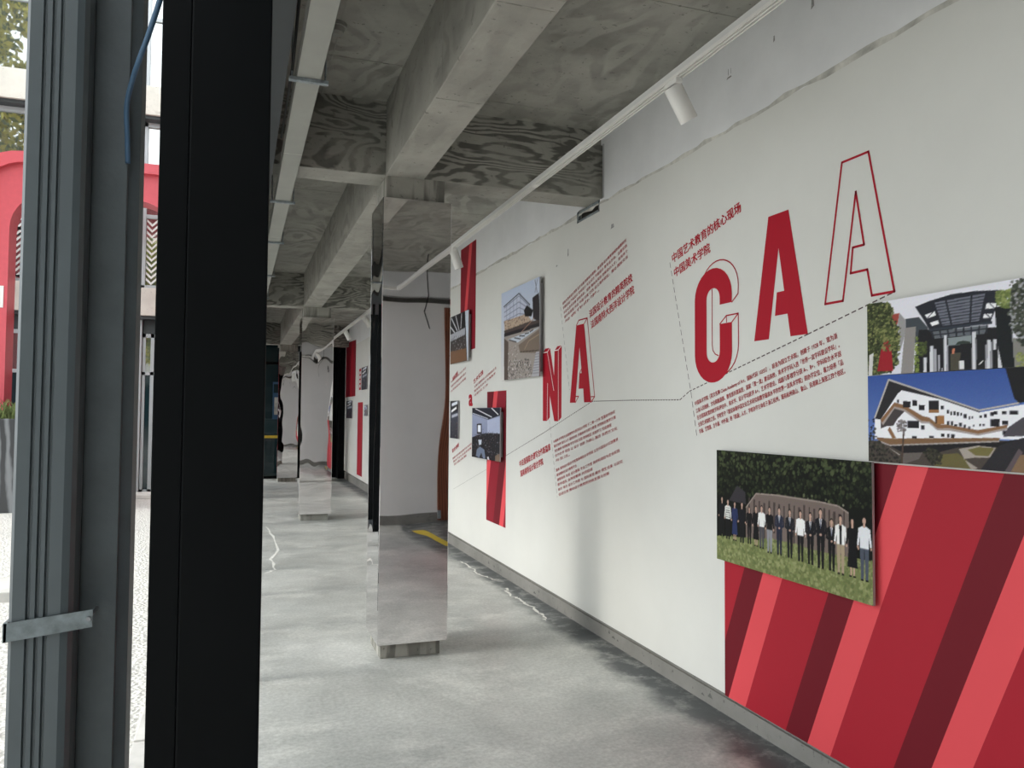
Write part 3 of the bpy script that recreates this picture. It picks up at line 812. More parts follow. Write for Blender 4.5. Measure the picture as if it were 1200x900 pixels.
# ================================================================== UNDER THE CEILING
t = empty('cable_tray', (0.255, 9.0, 2.90), 'long cream metal cable tray hung below the slab on rods', 'cable tray')
MB().box(0.205, 0.305, -2.5, 18.5, 2.90, 2.902).box(0.205, 0.207, -2.5, 18.5, 2.90, 2.955).box(0.303, 0.305, -2.5, 18.5, 2.90, 2.955).build('tray_body', MAT['tray'], t)
MB().box(0.203, 0.307, -2.5, 18.5, 2.955, 2.958).build('tray_lid', MAT['tray'], t)
hp = rp = None
for k in range(-2, 10):
    y = 3.34 + 1.66 * k
    if y > 4.7 and abs((y - 4.84 + 0.8) % BAY - 0.8) < 0.3: y += 0.35
    if y < 0.5: continue
    h = box('hanger', 0.175, 0.335, y - 0.012, y + 0.012, 2.884, 2.8995, MAT['galv'], t, bevel=0.002)
    MB().tube([(0.187, y, 2.89), (0.187, y, CEIL + 0.01)], 0.004, 6).tube([(0.323, y, 2.89), (0.323, y, CEIL + 0.01)], 0.004, 6).build('rod', MAT['galv'], h)
for y in (2.2, 4.35, 6.5, 8.9, 11.5):
    box('joint_line', 0.2045, 0.3055, y, y + 0.003, 2.8992, 2.90, MAT['seam'], t)
MB().tube([(0.187, 2.2, 3.25), (0.185, 2.7, 3.10), (0.185, 3.1, 2.97), (0.187, 3.3, 2.93), (0.187, 4.2, 2.93)], 0.006, 6).build('tied_wire', MAT['black_cable'], t, smooth=True)

t = empty('smoke_detector', (0.43, 3.95, CEIL), 'small cream round detector on the slab beside the cable tray', 'detector')
MB().tube([(0.43, 3.95, CEIL + 0.002), (0.43, 3.95, CEIL - 0.02)], 0.055, 20).build('base', MAT['tray'], t, smooth=False)
MB().tube([(0.43, 3.95, CEIL - 0.018), (0.43, 3.95, CEIL - 0.045), (0.43, 3.95, CEIL - 0.055)], [0.045, 0.038, 0.02], 20).build('dome', MAT['tray'], t)

# lighting track and spotlights
TX0, TX1, TZ0, TZ1 = 1.740, 1.778, 2.950, 2.987
t = empty('lighting_track', (1.757, 9.0, TZ0), 'long white lighting track fixed under the beams along the exhibition wall', 'light track')
def track(name, x0, x1, y0, y1):
    mb = MB()
    alongy = (y1 - y0) > (x1 - x0)
    mb.box(x0, x1, y0, y1, TZ0 + 0.012, TZ1)
    if alongy:
        for a, b in ((0, 0.006), (0.0155, 0.0225), (0.032, 0.038)): mb.box(x0 + a, x0 + b, y0, y1, TZ0, TZ0 + 0.0125, 1)
    else:
        for a, b in ((0, 0.006), (0.0155, 0.0225), (0.032, 0.038)): mb.box(x0, x1, y0 + a, y0 + b, TZ0, TZ0 + 0.0125, 1)
    return mb.build(name, [MAT['track'], MAT['spot']], t)
r1 = track('track_rail', TX0, TX1, 0.55, 4.60)
r2 = track('track_rail', TX0, TX1, 4.60, 9.0)
r3 = track('track_rail', TX0, TX1, 9.0, 18.2)

for r in (r1, r2, r3):
    ys = [v.co.y + ORG[r.name].y for v in r.data.vertices]
    MB().box(TX0 + 0.007, TX0 + 0.015, min(ys), max(ys), TZ0 + 0.0112, TZ0 + 0.0119).box(TX0 + 0.0235, TX0 + 0.0315, min(ys), max(ys), TZ0 + 0.0112, TZ0 + 0.0119).build('groove', MAT['track_groove'], r)
for y in (4.60, 9.0):
    box('joiner', TX0 - 0.001, TX1 + 0.001, y - 0.03, y + 0.03, TZ0 - 0.001, TZ0 + 0.02, MAT['spot'], t, bevel=0.002)
t = empty('lighting_track', (1.0, 0.57, TZ0), 'short white lighting track turning off across the walkway, seen in the mirrored column', 'light track')
track('track_rail', 0.40, TX0, 0.55, 0.588)

def spotlight(y, dirv, label):
    p = Vector((1.759, y, TZ0))
    t = empty('track_spotlight', tuple(p), label, 'spotlight', 'white cylinder spotlights on the track')
    box('adapter', 1.743, 1.775, y - 0.055, y + 0.045, TZ0 - 0.022, TZ0 + 0.004, MAT['spot'], t, bevel=0.004)
    d = Vector(dirv).normalized()
    top = p + Vector((0.005, 0, -0.030))
    MB().tube([p + Vector((0.006, 0.0, -0.012)), top + Vector((0.012, 0, -0.005)), top + d * 0.035], [0.012, 0.012, 0.010], 10).build('arm', MAT['spot'], t, smooth=True)
    a, b = top - d * 0.012, top + d * 0.150
    body = MB().tube([a, a + d * 0.002, b - d * 0.002, b], [0.0375, 0.040, 0.040, 0.0385], 28, cap=False)
    n = len(body.v) - 28
    o = body.build('lamp_body', MAT['spot'], t, smooth=True)
    MB().tube([a + d * 0.001, a + d * 0.003], 0.0376, 28).build('heat_sink', MAT['lens'], t)
    MB().tube([b - d * 0.022, b - d * 0.02], 0.0378, 28).build('lens', MAT['lens'], t)
spotlight(2.94, (0.55, 0.05, -0.84), 'white cylinder spotlight above the large C and A letters, tilted to the wall')
spotlight(6.62, (0.35, 0.02, -0.93), 'white cylinder spotlight in front of the tall red banner')
spotlight(11.75, (0.55, -0.05, -0.80), 'white cylinder spotlight on the track just past the rippled column, tilted to the wall')
spotlight(13.9, (0.45, 0.0, -0.85), 'white cylinder spotlight near the far red banner')

tag(MB().tube([(0.893, 17.5, CEIL + 0.005), (0.895, 17.5, 3.2), (0.905, 17.5, 3.13), (0.94, 17.5, 3.10), (1.13, 17.5, 3.10)], 0.014, 8).build('conduit', MAT['spot'], None, (0.9, 17.5, 3.1), smooth=True), 'white bent conduit hanging before the end door', 'conduit')
tag(MB().tube([(2.17, 0.20, CEIL + 0.005), (2.165, 0.18, 3.40), (2.16, 0.2, 3.2), (2.18, 0.2, 2.95), (2.14, 0.22, 2.75), (2.20, 0.15, 2.55)], 0.006, 6).build('wire', MAT['black_cable'], None, (2.17, 0.2, 2.55), smooth=True), 'black wire hanging from the ceiling, seen in the clear mirrored column', 'cable')

ART = {}
ART['gate'] = [
    ('g',(196,196,206),(206,205,214)),
    ('p',(60,66,72),[(262,722),(346,722),(401,570),(409,368),(261,401)]),
    ('p',(30,30,33),[(345,552),(783,473),(786,-108),(308,-58)]),
    ('p',(150,62,52),[(159,805),(224,809),(211,675),(176,560)]),
    ('p',(138,136,136),[(224,809),(262,704),(261,538),(226,303),(211,675)]),
    ('p',(130,125,122),[(262,599),(328,599),(323,473),(304,-58),(226,-47),(248,401)]),
    ('p',(56,64,36),[(-7,1004),(88,1000),(156,968),(177,881),(167,776),(216,621),(204,166),(163,29),(-11,-22)]),
    ('f',[(48,56,30),(88,96,52),(120,124,70),(38,42,26)],[(-6,1011),(88,1007),(160,975),(186,877),(176,773),(228,617),(217,162),(172,29),(-11,-22)],900),
    ('p',(150,24,34),[(94,325),(130,516),(166,383),(177,43),(68,51)]),
    ('f',[(70,80,40),(120,124,70)],[(48,628),(176,632),(227,549),(217,303),(111,325)],220),
    ('p',(190,188,185),[(14,285),(43,310),(31,-29),(3,-25)]),
    ('p',(36,38,46),[(323,859),(411,906),(542,946),(665,939),(786,906),(862,852),(786,747),(750,560),(757,523),(409,538),(379,664)]),
    ('p',(98,101,113),[(443,877),(723,892),(689,574),(487,567)]),
    ('l',(48,50,60),[(447,848),(719,859)],14),
    ('l',(48,50,60),[(452,809),(716,819)],11),
    ('l',(48,50,60),[(458,773),(712,783)],11),
    ('l',(48,50,60),[(464,733),(708,747)],11),
    ('l',(48,50,60),[(468,697),(704,708)],11),
    ('l',(48,50,60),[(474,661),(699,671)],15),
    ('l',(48,50,60),[(479,621),(696,632)],11),
    ('l',(48,50,60),[(484,585),(692,596)],11),
    ('l',(36,38,46),[(508,888),(539,567)],18),
    ('l',(36,38,46),[(651,895),(641,563)],18),
    ('p',(216,216,226),[(383,736),(443,765),(450,711),(399,686)]),
    ('p',(216,216,226),[(414,628),(461,646),(468,599),(426,581)]),
    ('p',(216,216,226),[(729,773),(782,755),(774,697),(722,708)]),
    ('p',(216,216,226),[(715,650),(757,639),(750,596),(709,599)]),
    ('l',(40,42,50),[(399,690),(434,762)],8),
    ('l',(40,42,50),[(746,765),(769,697)],7),
    ('l',(40,42,50),[(725,646),(748,596)],11),
    ('p',(88,93,99),[(417,509),(733,516),(716,412),(440,419)]),
    ('l',(38,40,48),[(424,513),(435,426)],18),
    ('l',(38,40,48),[(471,513),(479,422)],15),
    ('l',(38,40,48),[(516,513),(523,422)],15),
    ('l',(38,40,48),[(562,516),(566,419)],18),
    ('l',(38,40,48),[(606,516),(607,419)],18),
    ('l',(38,40,48),[(648,516),(647,419)],14),
    ('l',(38,40,48),[(689,516),(687,415)],14),
    ('l',(38,40,48),[(730,516),(726,415)],14),
    ('l',(38,40,48),[(424,466),(726,469)],15),
    ('p',(46,52,62),[(410,549),(757,552),(757,523),(409,516)]),
    ('p',(122,132,134),[(516,408),(647,412),(647,318),(519,310)]),
    ('p',(48,58,52),[(560,318),(574,350),(604,357),(640,336),(643,314)]),
    ('p',(70,66,55),[(530,213),(589,217),(573,-22),(529,-14)]),
    ('p',(205,205,205),[(579,116),(606,112),(606,7),(579,11)]),
    ('p',(190,110,80),[(542,274),(555,271),(553,206),(540,209)]),
    ('f',[(92,112,44),(120,135,60)],[(323,455),(340,502),(343,-61),(311,-58)],120),
    ('f',[(80,95,45),(60,70,35)],[(343,383),(393,404),(387,202),(343,213)],80),
    ('p',(192,192,198),[(494,448),(511,444),(508,-47),(491,-43)]),
    ('p',(192,192,198),[(651,451),(670,448),(667,-58),(647,-54)]),
    ('p',(192,192,198),[(411,332),(433,329),(431,-54),(410,-51)]),
    ('p',(192,192,198),[(372,191),(391,188),(390,-51),(370,-47)]),
    ('p',(192,192,198),[(729,339),(746,336),(743,-58),(726,-58)]),
    ('p',(192,192,198),[(783,206),(803,202),(801,-65),(782,-61)]),
    ('p',(192,192,198),[(759,339),(776,336),(774,213),(759,217)]),
    ('p',(150,150,158),[(433,289),(451,285),(448,-58),(431,-54)]),
    ('p',(150,150,158),[(509,321),(519,321),(516,-47),(508,-47)]),
    ('p',(150,150,158),[(719,285),(729,285),(726,-58),(716,-54)]),
    ('p',(150,150,158),[(670,361),(674,357),(671,-32),(667,-32)]),
    ('p',(150,150,158),[(458,209),(470,206),(468,-43),(457,-40)]),
    ('p',(150,150,158),[(477,40),(484,40),(484,-43),(475,-43)]),
    ('p',(150,150,158),[(746,310),(755,310),(752,-58),(743,-58)]),
    ('l',(215,215,215),[(684,51),(708,101)],11),
    ('p',(26,29,31),[(769,708),(855,722),(854,347),(867,-119),(811,-112),(782,260)]),
    ('p',(120,118,112),[(854,332),(1084,253),(1079,-141),(867,-119)]),
    ('f',[(110,120,60),(140,145,80)],[(871,166),(1082,170),(1079,-141),(871,-119)],260),
    ('p',(62,66,56),[(857,935),(913,986),(1089,1014),(1082,195),(902,264),(854,422),(845,653)]),
    ('f',[(56,62,50),(40,45,38),(90,94,80),(150,150,156)],[(845,986),(913,1014),(1089,1014),(1082,170),(902,235),(847,394),(837,653)],900),
    ('f',[(92,108,52),(130,140,75)],[(773,892),(844,888),(840,668),(784,718)],180),
]
ART['campus'] = [
    ('g',(96,122,182),(46,74,146)),
    ('p',(68,60,54),[(-17,239),(1075,318),(1071,-83),(-20,-287)]),
    ('p',(40,38,40),[(146,945),(689,584),(672,554),(206,746),(88,474),(41,502)]),
    ('p',(214,214,228),[(231,820),(465,713),(682,572),(894,645),(1078,688),(1075,318),(674,309),(447,294),(210,272),(45,266),(47,498),(88,489),(206,783)]),
    ('p',(64,58,58),[(88,483),(183,633),(255,596),(199,492),(173,419),(132,416),(87,385)]),
    ('p',(150,138,132),[(88,468),(183,664),(247,633),(362,511),(448,428),(674,376),(823,434),(821,404),(674,339),(523,382),(448,382),(401,453),(353,456),(247,584),(183,615),(104,422)]),
    ('p',(128,90,60),[(87,489),(183,685),(247,654),(362,532),(403,517),(448,450),(509,443),(674,394),(824,453),(821,425),(674,358),(523,407),(448,404),(401,474),(355,480),(247,609),(183,639),(98,453)]),
    ('p',(128,90,60),[(150,410),(172,343),(191,284),(167,275),(136,370)]),
    ('p',(150,142,136),[(54,269),(149,220),(782,306),(782,281),(166,183),(95,217),(218,98),(210,92)]),
    ('p',(118,86,58),[(64,284),(149,275),(784,324),(782,297),(149,205),(58,260)]),
    ('p',(34,32,36),[(240,697),(288,694),(287,624),(238,624)]),
    ('p',(34,32,36),[(298,706),(329,703),(329,642),(298,642)]),
    ('p',(34,32,36),[(340,654),(376,651),(374,596),(340,596)]),
    ('p',(34,32,36),[(400,697),(461,697),(460,596),(399,596)]),
    ('p',(34,32,36),[(471,642),(488,642),(488,606),(471,606)]),
    ('p',(34,32,36),[(505,596),(518,596),(518,560),(505,560)]),
    ('p',(34,32,36),[(525,581),(536,581),(536,544),(525,541)]),
    ('p',(34,32,36),[(543,584),(555,584),(555,544),(543,544)]),
    ('p',(34,32,36),[(560,575),(574,575),(574,538),(560,538)]),
    ('p',(34,32,36),[(580,569),(590,569),(589,538),(580,538)]),
    ('p',(34,32,36),[(599,554),(616,554),(616,511),(597,511)]),
    ('p',(34,32,36),[(627,535),(634,535),(633,502),(626,502)]),
    ('p',(34,32,36),[(640,535),(647,535),(647,508),(640,508)]),
    ('p',(34,32,36),[(684,544),(696,544),(695,517),(684,517)]),
    ('p',(34,32,36),[(706,554),(722,554),(722,523),(706,523)]),
    ('p',(34,32,36),[(740,575),(756,575),(756,538),(739,538)]),
    ('p',(34,32,36),[(756,584),(773,584),(773,550),(756,550)]),
    ('p',(34,32,36),[(797,584),(818,584),(818,554),(797,554)]),
    ('p',(34,32,36),[(834,587),(875,587),(875,550),(834,550)]),
    ('p',(34,32,36),[(504,480),(519,480),(518,443),(504,443)]),
    ('p',(34,32,36),[(528,480),(539,480),(539,437),(528,437)]),
    ('p',(34,32,36),[(546,450),(563,450),(562,428),(546,428)]),
    ('p',(34,32,36),[(573,465),(587,465),(587,428),(573,428)]),
    ('p',(34,32,36),[(599,446),(610,446),(609,413),(599,413)]),
    ('p',(34,32,36),[(624,428),(633,428),(633,404),(624,404)]),
    ('p',(34,32,36),[(647,446),(655,450),(655,428),(647,428)]),
    ('p',(34,32,36),[(681,459),(692,459),(692,437),(681,434)]),
    ('p',(34,32,36),[(698,456),(709,456),(708,437),(698,437)]),
    ('p',(34,32,36),[(739,505),(786,508),(784,434),(739,431)]),
    ('p',(34,32,36),[(797,492),(826,492),(826,453),(797,453)]),
    ('p',(34,32,36),[(267,477),(338,477),(338,401),(267,398)]),
    ('p',(34,32,36),[(352,434),(372,434),(372,388),(352,388)]),
    ('p',(34,32,36),[(471,349),(489,349),(489,315),(471,315)]),
    ('p',(34,32,36),[(505,346),(518,349),(518,312),(505,312)]),
    ('p',(34,32,36),[(528,346),(548,346),(546,309),(526,306)]),
    ('p',(34,32,36),[(400,321),(426,321),(426,297),(400,297)]),
    ('p',(34,32,36),[(295,309),(325,312),(323,287),(295,284)]),
    ('p',(34,32,36),[(800,394),(838,398),(838,352),(800,352)]),
    ('p',(34,32,36),[(845,398),(864,398),(864,370),(845,370)]),
    ('p',(34,32,36),[(870,391),(895,394),(895,355),(870,355)]),
    ('p',(34,32,36),[(200,716),(214,716),(213,679),(200,679)]),
    ('p',(140,95,55),[(400,602),(461,599),(461,566),(400,566)]),
    ('p',(150,100,55),[(445,535),(491,538),(491,450),(444,450)]),
    ('p',(60,42,32),[(437,535),(448,535),(447,453),(437,453)]),
    ('p',(168,162,156),[(145,957),(682,602),(882,670),(882,654),(682,584),(149,933)]),
    ('p',(168,162,156),[(143,957),(150,936),(51,502),(41,508)]),
    ('p',(30,28,30),[(153,190),(780,281),(1075,391),(1074,248),(566,211),(447,144),(235,122)]),
    ('p',(96,88,50),[(461,128),(566,153),(657,12),(635,-58),(397,-70),(430,12)]),
    ('p',(150,140,130),[(570,196),(672,239),(763,226),(733,125),(651,116),(594,95),(671,12),(635,-6),(599,95)]),
    ('p',(106,98,54),[(617,193),(679,226),(756,220),(726,138),(658,138)]),
    ('p',(40,38,42),[(685,3),(780,248),(894,330),(1075,367),(1074,248),(803,-46)]),
    ('p',(84,72,76),[(804,-6),(875,229),(894,193),(835,-40)]),
    ('p',(120,92,66),[(835,0),(881,168),(1074,223),(1071,-37)]),
    ('f',[(44,44,34),(34,34,28),(60,58,42)],[(367,141),(416,214),(484,110),(468,24),(414,18)],160),
    ('f',[(36,36,32),(28,28,26),(50,50,40)],[(-16,489),(41,502),(58,269),(210,86),(217,-9),(-18,-70)],300),
    ('p',(92,84,80),[(227,116),(359,138),(335,64),(234,-6)]),
    ('l',(70,55,45),[(243,391),(226,-6)],18),
    ('f',[(120,112,110),(90,84,84)],[(190,434),(221,492),(262,465),(254,376),(203,358)],60),
    ('p',(28,28,30),[(810,1055),(1081,1055),(1078,688),(878,664),(857,706)]),
    ('p',(70,66,72),[(827,428),(896,523),(1077,593),(1075,367),(800,336)]),
]
ART['group'] = [
    ('g',(12,14,10),(14,17,11)),
    ('f',[(24,30,17),(36,44,24),(50,60,34),(16,20,12)],[(1,1009),(1010,1016),(1007,678),(0,585)],1500),
    ('f',[(58,68,40),(70,80,48)],[(24,998),(1010,998),(1009,867),(415,830),(24,837)],160),
    ('f',[(120,120,100),(95,100,70)],[(625,711),(885,691),(885,662),(625,669)],14),
    ('p',(48,45,50),[(101,554),(166,698),(229,651),(234,545)]),
    ('p',(104,90,84),[(234,519),(309,653),(460,667),(713,667),(826,656),(881,616),(888,245),(232,205)]),
    ('l',(66,55,52),[(259,609),(256,457)],17),
    ('l',(66,55,52),[(296,601),(293,395)],23),
    ('l',(66,55,52),[(333,594),(329,335)],18),
    ('l',(66,55,52),[(368,585),(365,274)],26),
    ('l',(66,55,52),[(403,611),(400,408)],21),
    ('l',(66,55,52),[(437,603),(435,349)],27),
    ('l',(66,55,52),[(470,596),(468,291)],22),
    ('l',(66,55,52),[(503,589),(501,419)],17),
    ('l',(66,55,52),[(536,612),(533,362)],23),
    ('l',(66,55,52),[(568,605),(565,305)],18),
    ('l',(66,55,52),[(599,598),(597,430)],26),
    ('l',(66,55,52),[(630,622),(628,373)],21),
    ('l',(66,55,52),[(661,614),(657,318)],14),
    ('l',(66,55,52),[(690,607),(688,441)],22),
    ('l',(66,55,52),[(719,600),(716,386)],17),
    ('l',(66,55,52),[(748,623),(745,331)],23),
    ('l',(66,55,52),[(776,616),(772,278)],18),
    ('l',(66,55,52),[(804,609),(801,397)],26),
    ('l',(66,55,52),[(831,601),(827,344)],18),
    ('l',(66,55,52),[(857,623),(855,293)],14),
    ('l',(138,124,116),[(234,519),(309,653),(460,667),(713,667),(826,656),(881,616)],11),
    ('p',(104,112,64),[(-1,210),(431,298),(538,305),(671,293),(772,293),(1030,311),(1027,-59),(-1,-62)]),
    ('f',[(120,128,76),(88,98,54),(134,138,90),(98,108,60)],[(-1,210),(431,293),(772,285),(1030,302),(1027,-40),(-1,-49)],1600),
    ('m',(44,556,218),0),
    ('m',(92,541,207),1),
    ('m',(147,530,205),2),
    ('m',(203,537,203),3),
    ('m',(259,510,212),4),
    ('m',(308,527,205),5),
    ('m',(349,537,199),6),
    ('m',(404,536,177),7),
    ('m',(470,545,183),8),
    ('m',(539,545,183),9),
    ('m',(606,550,176),10),
    ('m',(666,547,172),11),
    ('m',(726,587,163),12),
    ('m',(788,530,168),13),
    ('m',(837,565,157),14),
    ('m',(899,558,161),15),
    ('m',(960,581,154),16),
]
ART['street'] = [
    ('g',(192,188,184),(160,174,200)),
    ('p',(166,172,192),[(66,837),(491,919),(775,748),(776,645),(84,658)]),
    ('l',(98,106,130),[(80,821),(492,892),(775,732)],9),
    ('l',(98,106,130),[(81,770),(493,827),(776,704)],9),
    ('l',(98,106,130),[(82,719),(494,764),(776,676)],8),
    ('l',(98,106,130),[(84,668),(495,699),(776,647)],8),
    ('l',(108,116,140),[(152,860),(156,663)],8),
    ('l',(108,116,140),[(249,878),(254,665)],7),
    ('l',(108,116,140),[(345,897),(349,665)],8),
    ('l',(108,116,140),[(438,914),(442,666)],6),
    ('l',(108,116,140),[(530,932),(534,666)],7),
    ('l',(44,44,52),[(66,837),(491,919),(775,750)],12),
    ('p',(166,142,120),[(84,670),(685,671),(807,589),(748,547),(104,544)]),
    ('f',[(96,60,44),(190,150,110),(60,50,46)],[(84,670),(686,658),(807,583),(747,559),(104,558)],140),
    ('p',(30,28,28),[(622,713),(699,759),(851,684),(813,625),(655,646)]),
    ('p',(46,40,42),[(834,815),(985,840),(1023,535),(852,596)]),
    ('p',(172,182,204),[(846,991),(982,990),(993,851),(922,851)]),
    ('l',(90,95,110),[(890,989),(944,848)],10),
    ('l',(90,95,110),[(948,984),(892,858)],8),
    ('p',(72,60,56),[(86,560),(777,580),(1022,560),(1023,523),(104,516)]),
    ('p',(36,33,36),[(87,529),(1023,535),(1023,496),(87,489)]),
    ('l',(150,110,90),[(531,481),(881,599)],10),
    ('p',(140,130,122),[(87,489),(1023,496),(1031,-81),(98,-42)]),
    ('p',(166,176,188),[(195,451),(897,483),(1023,491),(467,389)]),
    ('l',(50,48,52),[(230,443),(434,399)],12),
    ('l',(50,48,52),[(373,451),(544,420)],12),
    ('l',(50,48,52),[(511,457),(652,441)],12),
    ('l',(50,48,52),[(645,463),(756,462)],12),
    ('l',(50,48,52),[(773,468),(857,482)],11),
    ('p',(112,96,82),[(485,360),(1023,475),(1027,227),(534,276)]),
    ('l',(150,125,100),[(644,299),(751,379),(1024,425)],10),
    ('l',(60,48,40),[(534,282),(1026,257)],10),
    ('p',(84,70,62),[(88,476),(212,421),(204,-46),(98,-42)]),
    ('f',[(190,180,172),(140,120,108),(96,82,74)],[(213,380),(485,353),(471,181),(218,200)],70),
    ('f',[(30,28,30),(60,54,54),(170,165,165),(110,104,104),(24,22,24)],[(218,200),(784,196),(875,-24),(168,-17)],260),
    ('f',[(205,200,198),(30,28,30)],[(234,226),(784,210),(846,-10),(203,-5)],120),
    ('p',(156,156,162),[(924,248),(1014,246),(1007,-6),(823,-9)]),
    ('l',(110,110,118),[(907,225),(1009,226)],6),
    ('l',(110,110,118),[(899,198),(1010,199)],7),
    ('l',(110,110,118),[(890,171),(1010,171)],7),
    ('l',(110,110,118),[(881,144),(1010,144)],6),
    ('l',(110,110,118),[(873,117),(1011,117)],6),
    ('l',(110,110,118),[(865,89),(1011,91)],6),
    ('l',(110,110,118),[(857,62),(1011,63)],6),
    ('l',(110,110,118),[(848,35),(1012,36)],6),
]
ART['meeting'] = [
    ('g',(104,112,140),(138,146,172)),
    ('p',(35,38,48),[(-34,1004),(1009,1000),(1011,854),(602,770),(-32,886)]),
    ('p',(150,158,184),[(581,756),(1011,832),(1017,450),(587,426)]),
    ('l',(235,238,245),[(118,986),(734,820)],14),
    ('l',(200,205,220),[(14,894),(602,788)],12),
    ('l',(240,242,248),[(718,994),(949,868)],16),
    ('l',(170,178,200),[(597,778),(601,514)],8),
    ('p',(28,28,32),[(189,682),(372,684),(376,486),(192,480)]),
    ('p',(205,210,222),[(224,660),(339,660),(341,518),(227,516)]),
    ('p',(30,30,34),[(-23,392),(215,452),(415,492),(686,518),(1015,518),(1023,-36),(-15,-44)]),
    ('f',[(24,24,28),(18,18,22),(40,38,42)],[(-10,518),(157,464),(415,492),(427,656),(456,508),(685,562),(991,518),(998,30),(0,-12)],300),
    ('f',[(130,110,104),(105,112,128),(70,50,48),(150,150,158),(60,64,76),(96,70,66)],[(7,472),(991,518),(998,58),(14,20)],260),
    ('p',(96,108,130),[(191,160),(306,230),(476,182),(519,10),(438,2),(366,114),(282,0),(165,36)]),
    ('p',(170,178,190),[(246,362),(376,370),(362,278),(277,258)]),
    ('p',(112,92,76),[(860,100),(1021,158),(1023,-64),(850,-56)]),
    ('p',(180,180,186),[(573,44),(627,64),(667,-12),(615,-24)]),
]
ART['studio'] = [
    ('g',(70,60,54),(40,40,42)),
    ('p',(34,34,36),[(-166,989),(1005,996),(1014,676),(458,648),(-155,657)]),
    ('l',(190,192,198),[(45,976),(408,656)],30),
    ('l',(190,192,198),[(300,989),(505,659)],28),
    ('l',(190,192,198),[(640,987),(600,681)],28),
    ('l',(190,192,198),[(-55,826),(260,639)],30),
    ('p',(150,152,160),[(-155,620),(834,667),(837,530),(-149,472)]),
    ('p',(176,186,200),[(825,1009),(1051,989),(1075,2),(960,4)]),
    ('f',[(28,28,30),(170,172,178),(60,60,66)],[(-152,546),(837,565),(845,224),(-142,252)],120),
    ('p',(112,78,54),[(-144,270),(890,254),(923,15),(-136,-6)]),
]
ART['lobby'] = [
    ('g',(40,40,48),(70,74,88)),
    ('p',(26,26,30),[(-318,1028),(1141,1012),(1156,741),(203,665)]),
    ('l',(200,204,214),[(194,894),(912,950)],80),
    ('l',(160,164,176),[(209,578),(974,642)],71),
    ('l',(230,230,236),[(153,717),(800,816)],61),
    ('f',[(24,24,28),(130,110,108),(80,40,40),(60,64,74)],[(12,535),(1071,566),(1097,0),(38,-2)],70),
]
# ================================================================== PHOTO BOARDS
rng = np.random.default_rng(5)
PEOPLE = [  # (kind, top, bottom)
    ('t', (22, 22, 24), (20, 20, 22)), ('s', (196, 196, 190), (20, 20, 22)), ('d', (34, 44, 84), (34, 44, 84)), ('t', (20, 20, 26), (20, 20, 24)),
    ('t', (20, 20, 22), (20, 20, 22)), ('d', (18, 18, 20), (18, 18, 20)), ('t', (206, 206, 204), (66, 66, 72)), ('t', (18, 18, 20), (124, 126, 132)),
    ('j', (34, 38, 56), (32, 36, 52)), ('j', (26, 27, 34), (20, 20, 24)), ('t', (212, 212, 210), (20, 20, 22)), ('j', (22, 22, 26), (20, 20, 22)),
    ('j', (22, 22, 27), (20, 20, 22)), ('j', (20, 20, 22), (18, 18, 20)), ('o', (208, 208, 206), (150, 132, 106)), ('d', (18, 18, 20), (18, 18, 20)), ('t', (200, 202, 206), (66, 72, 86))]

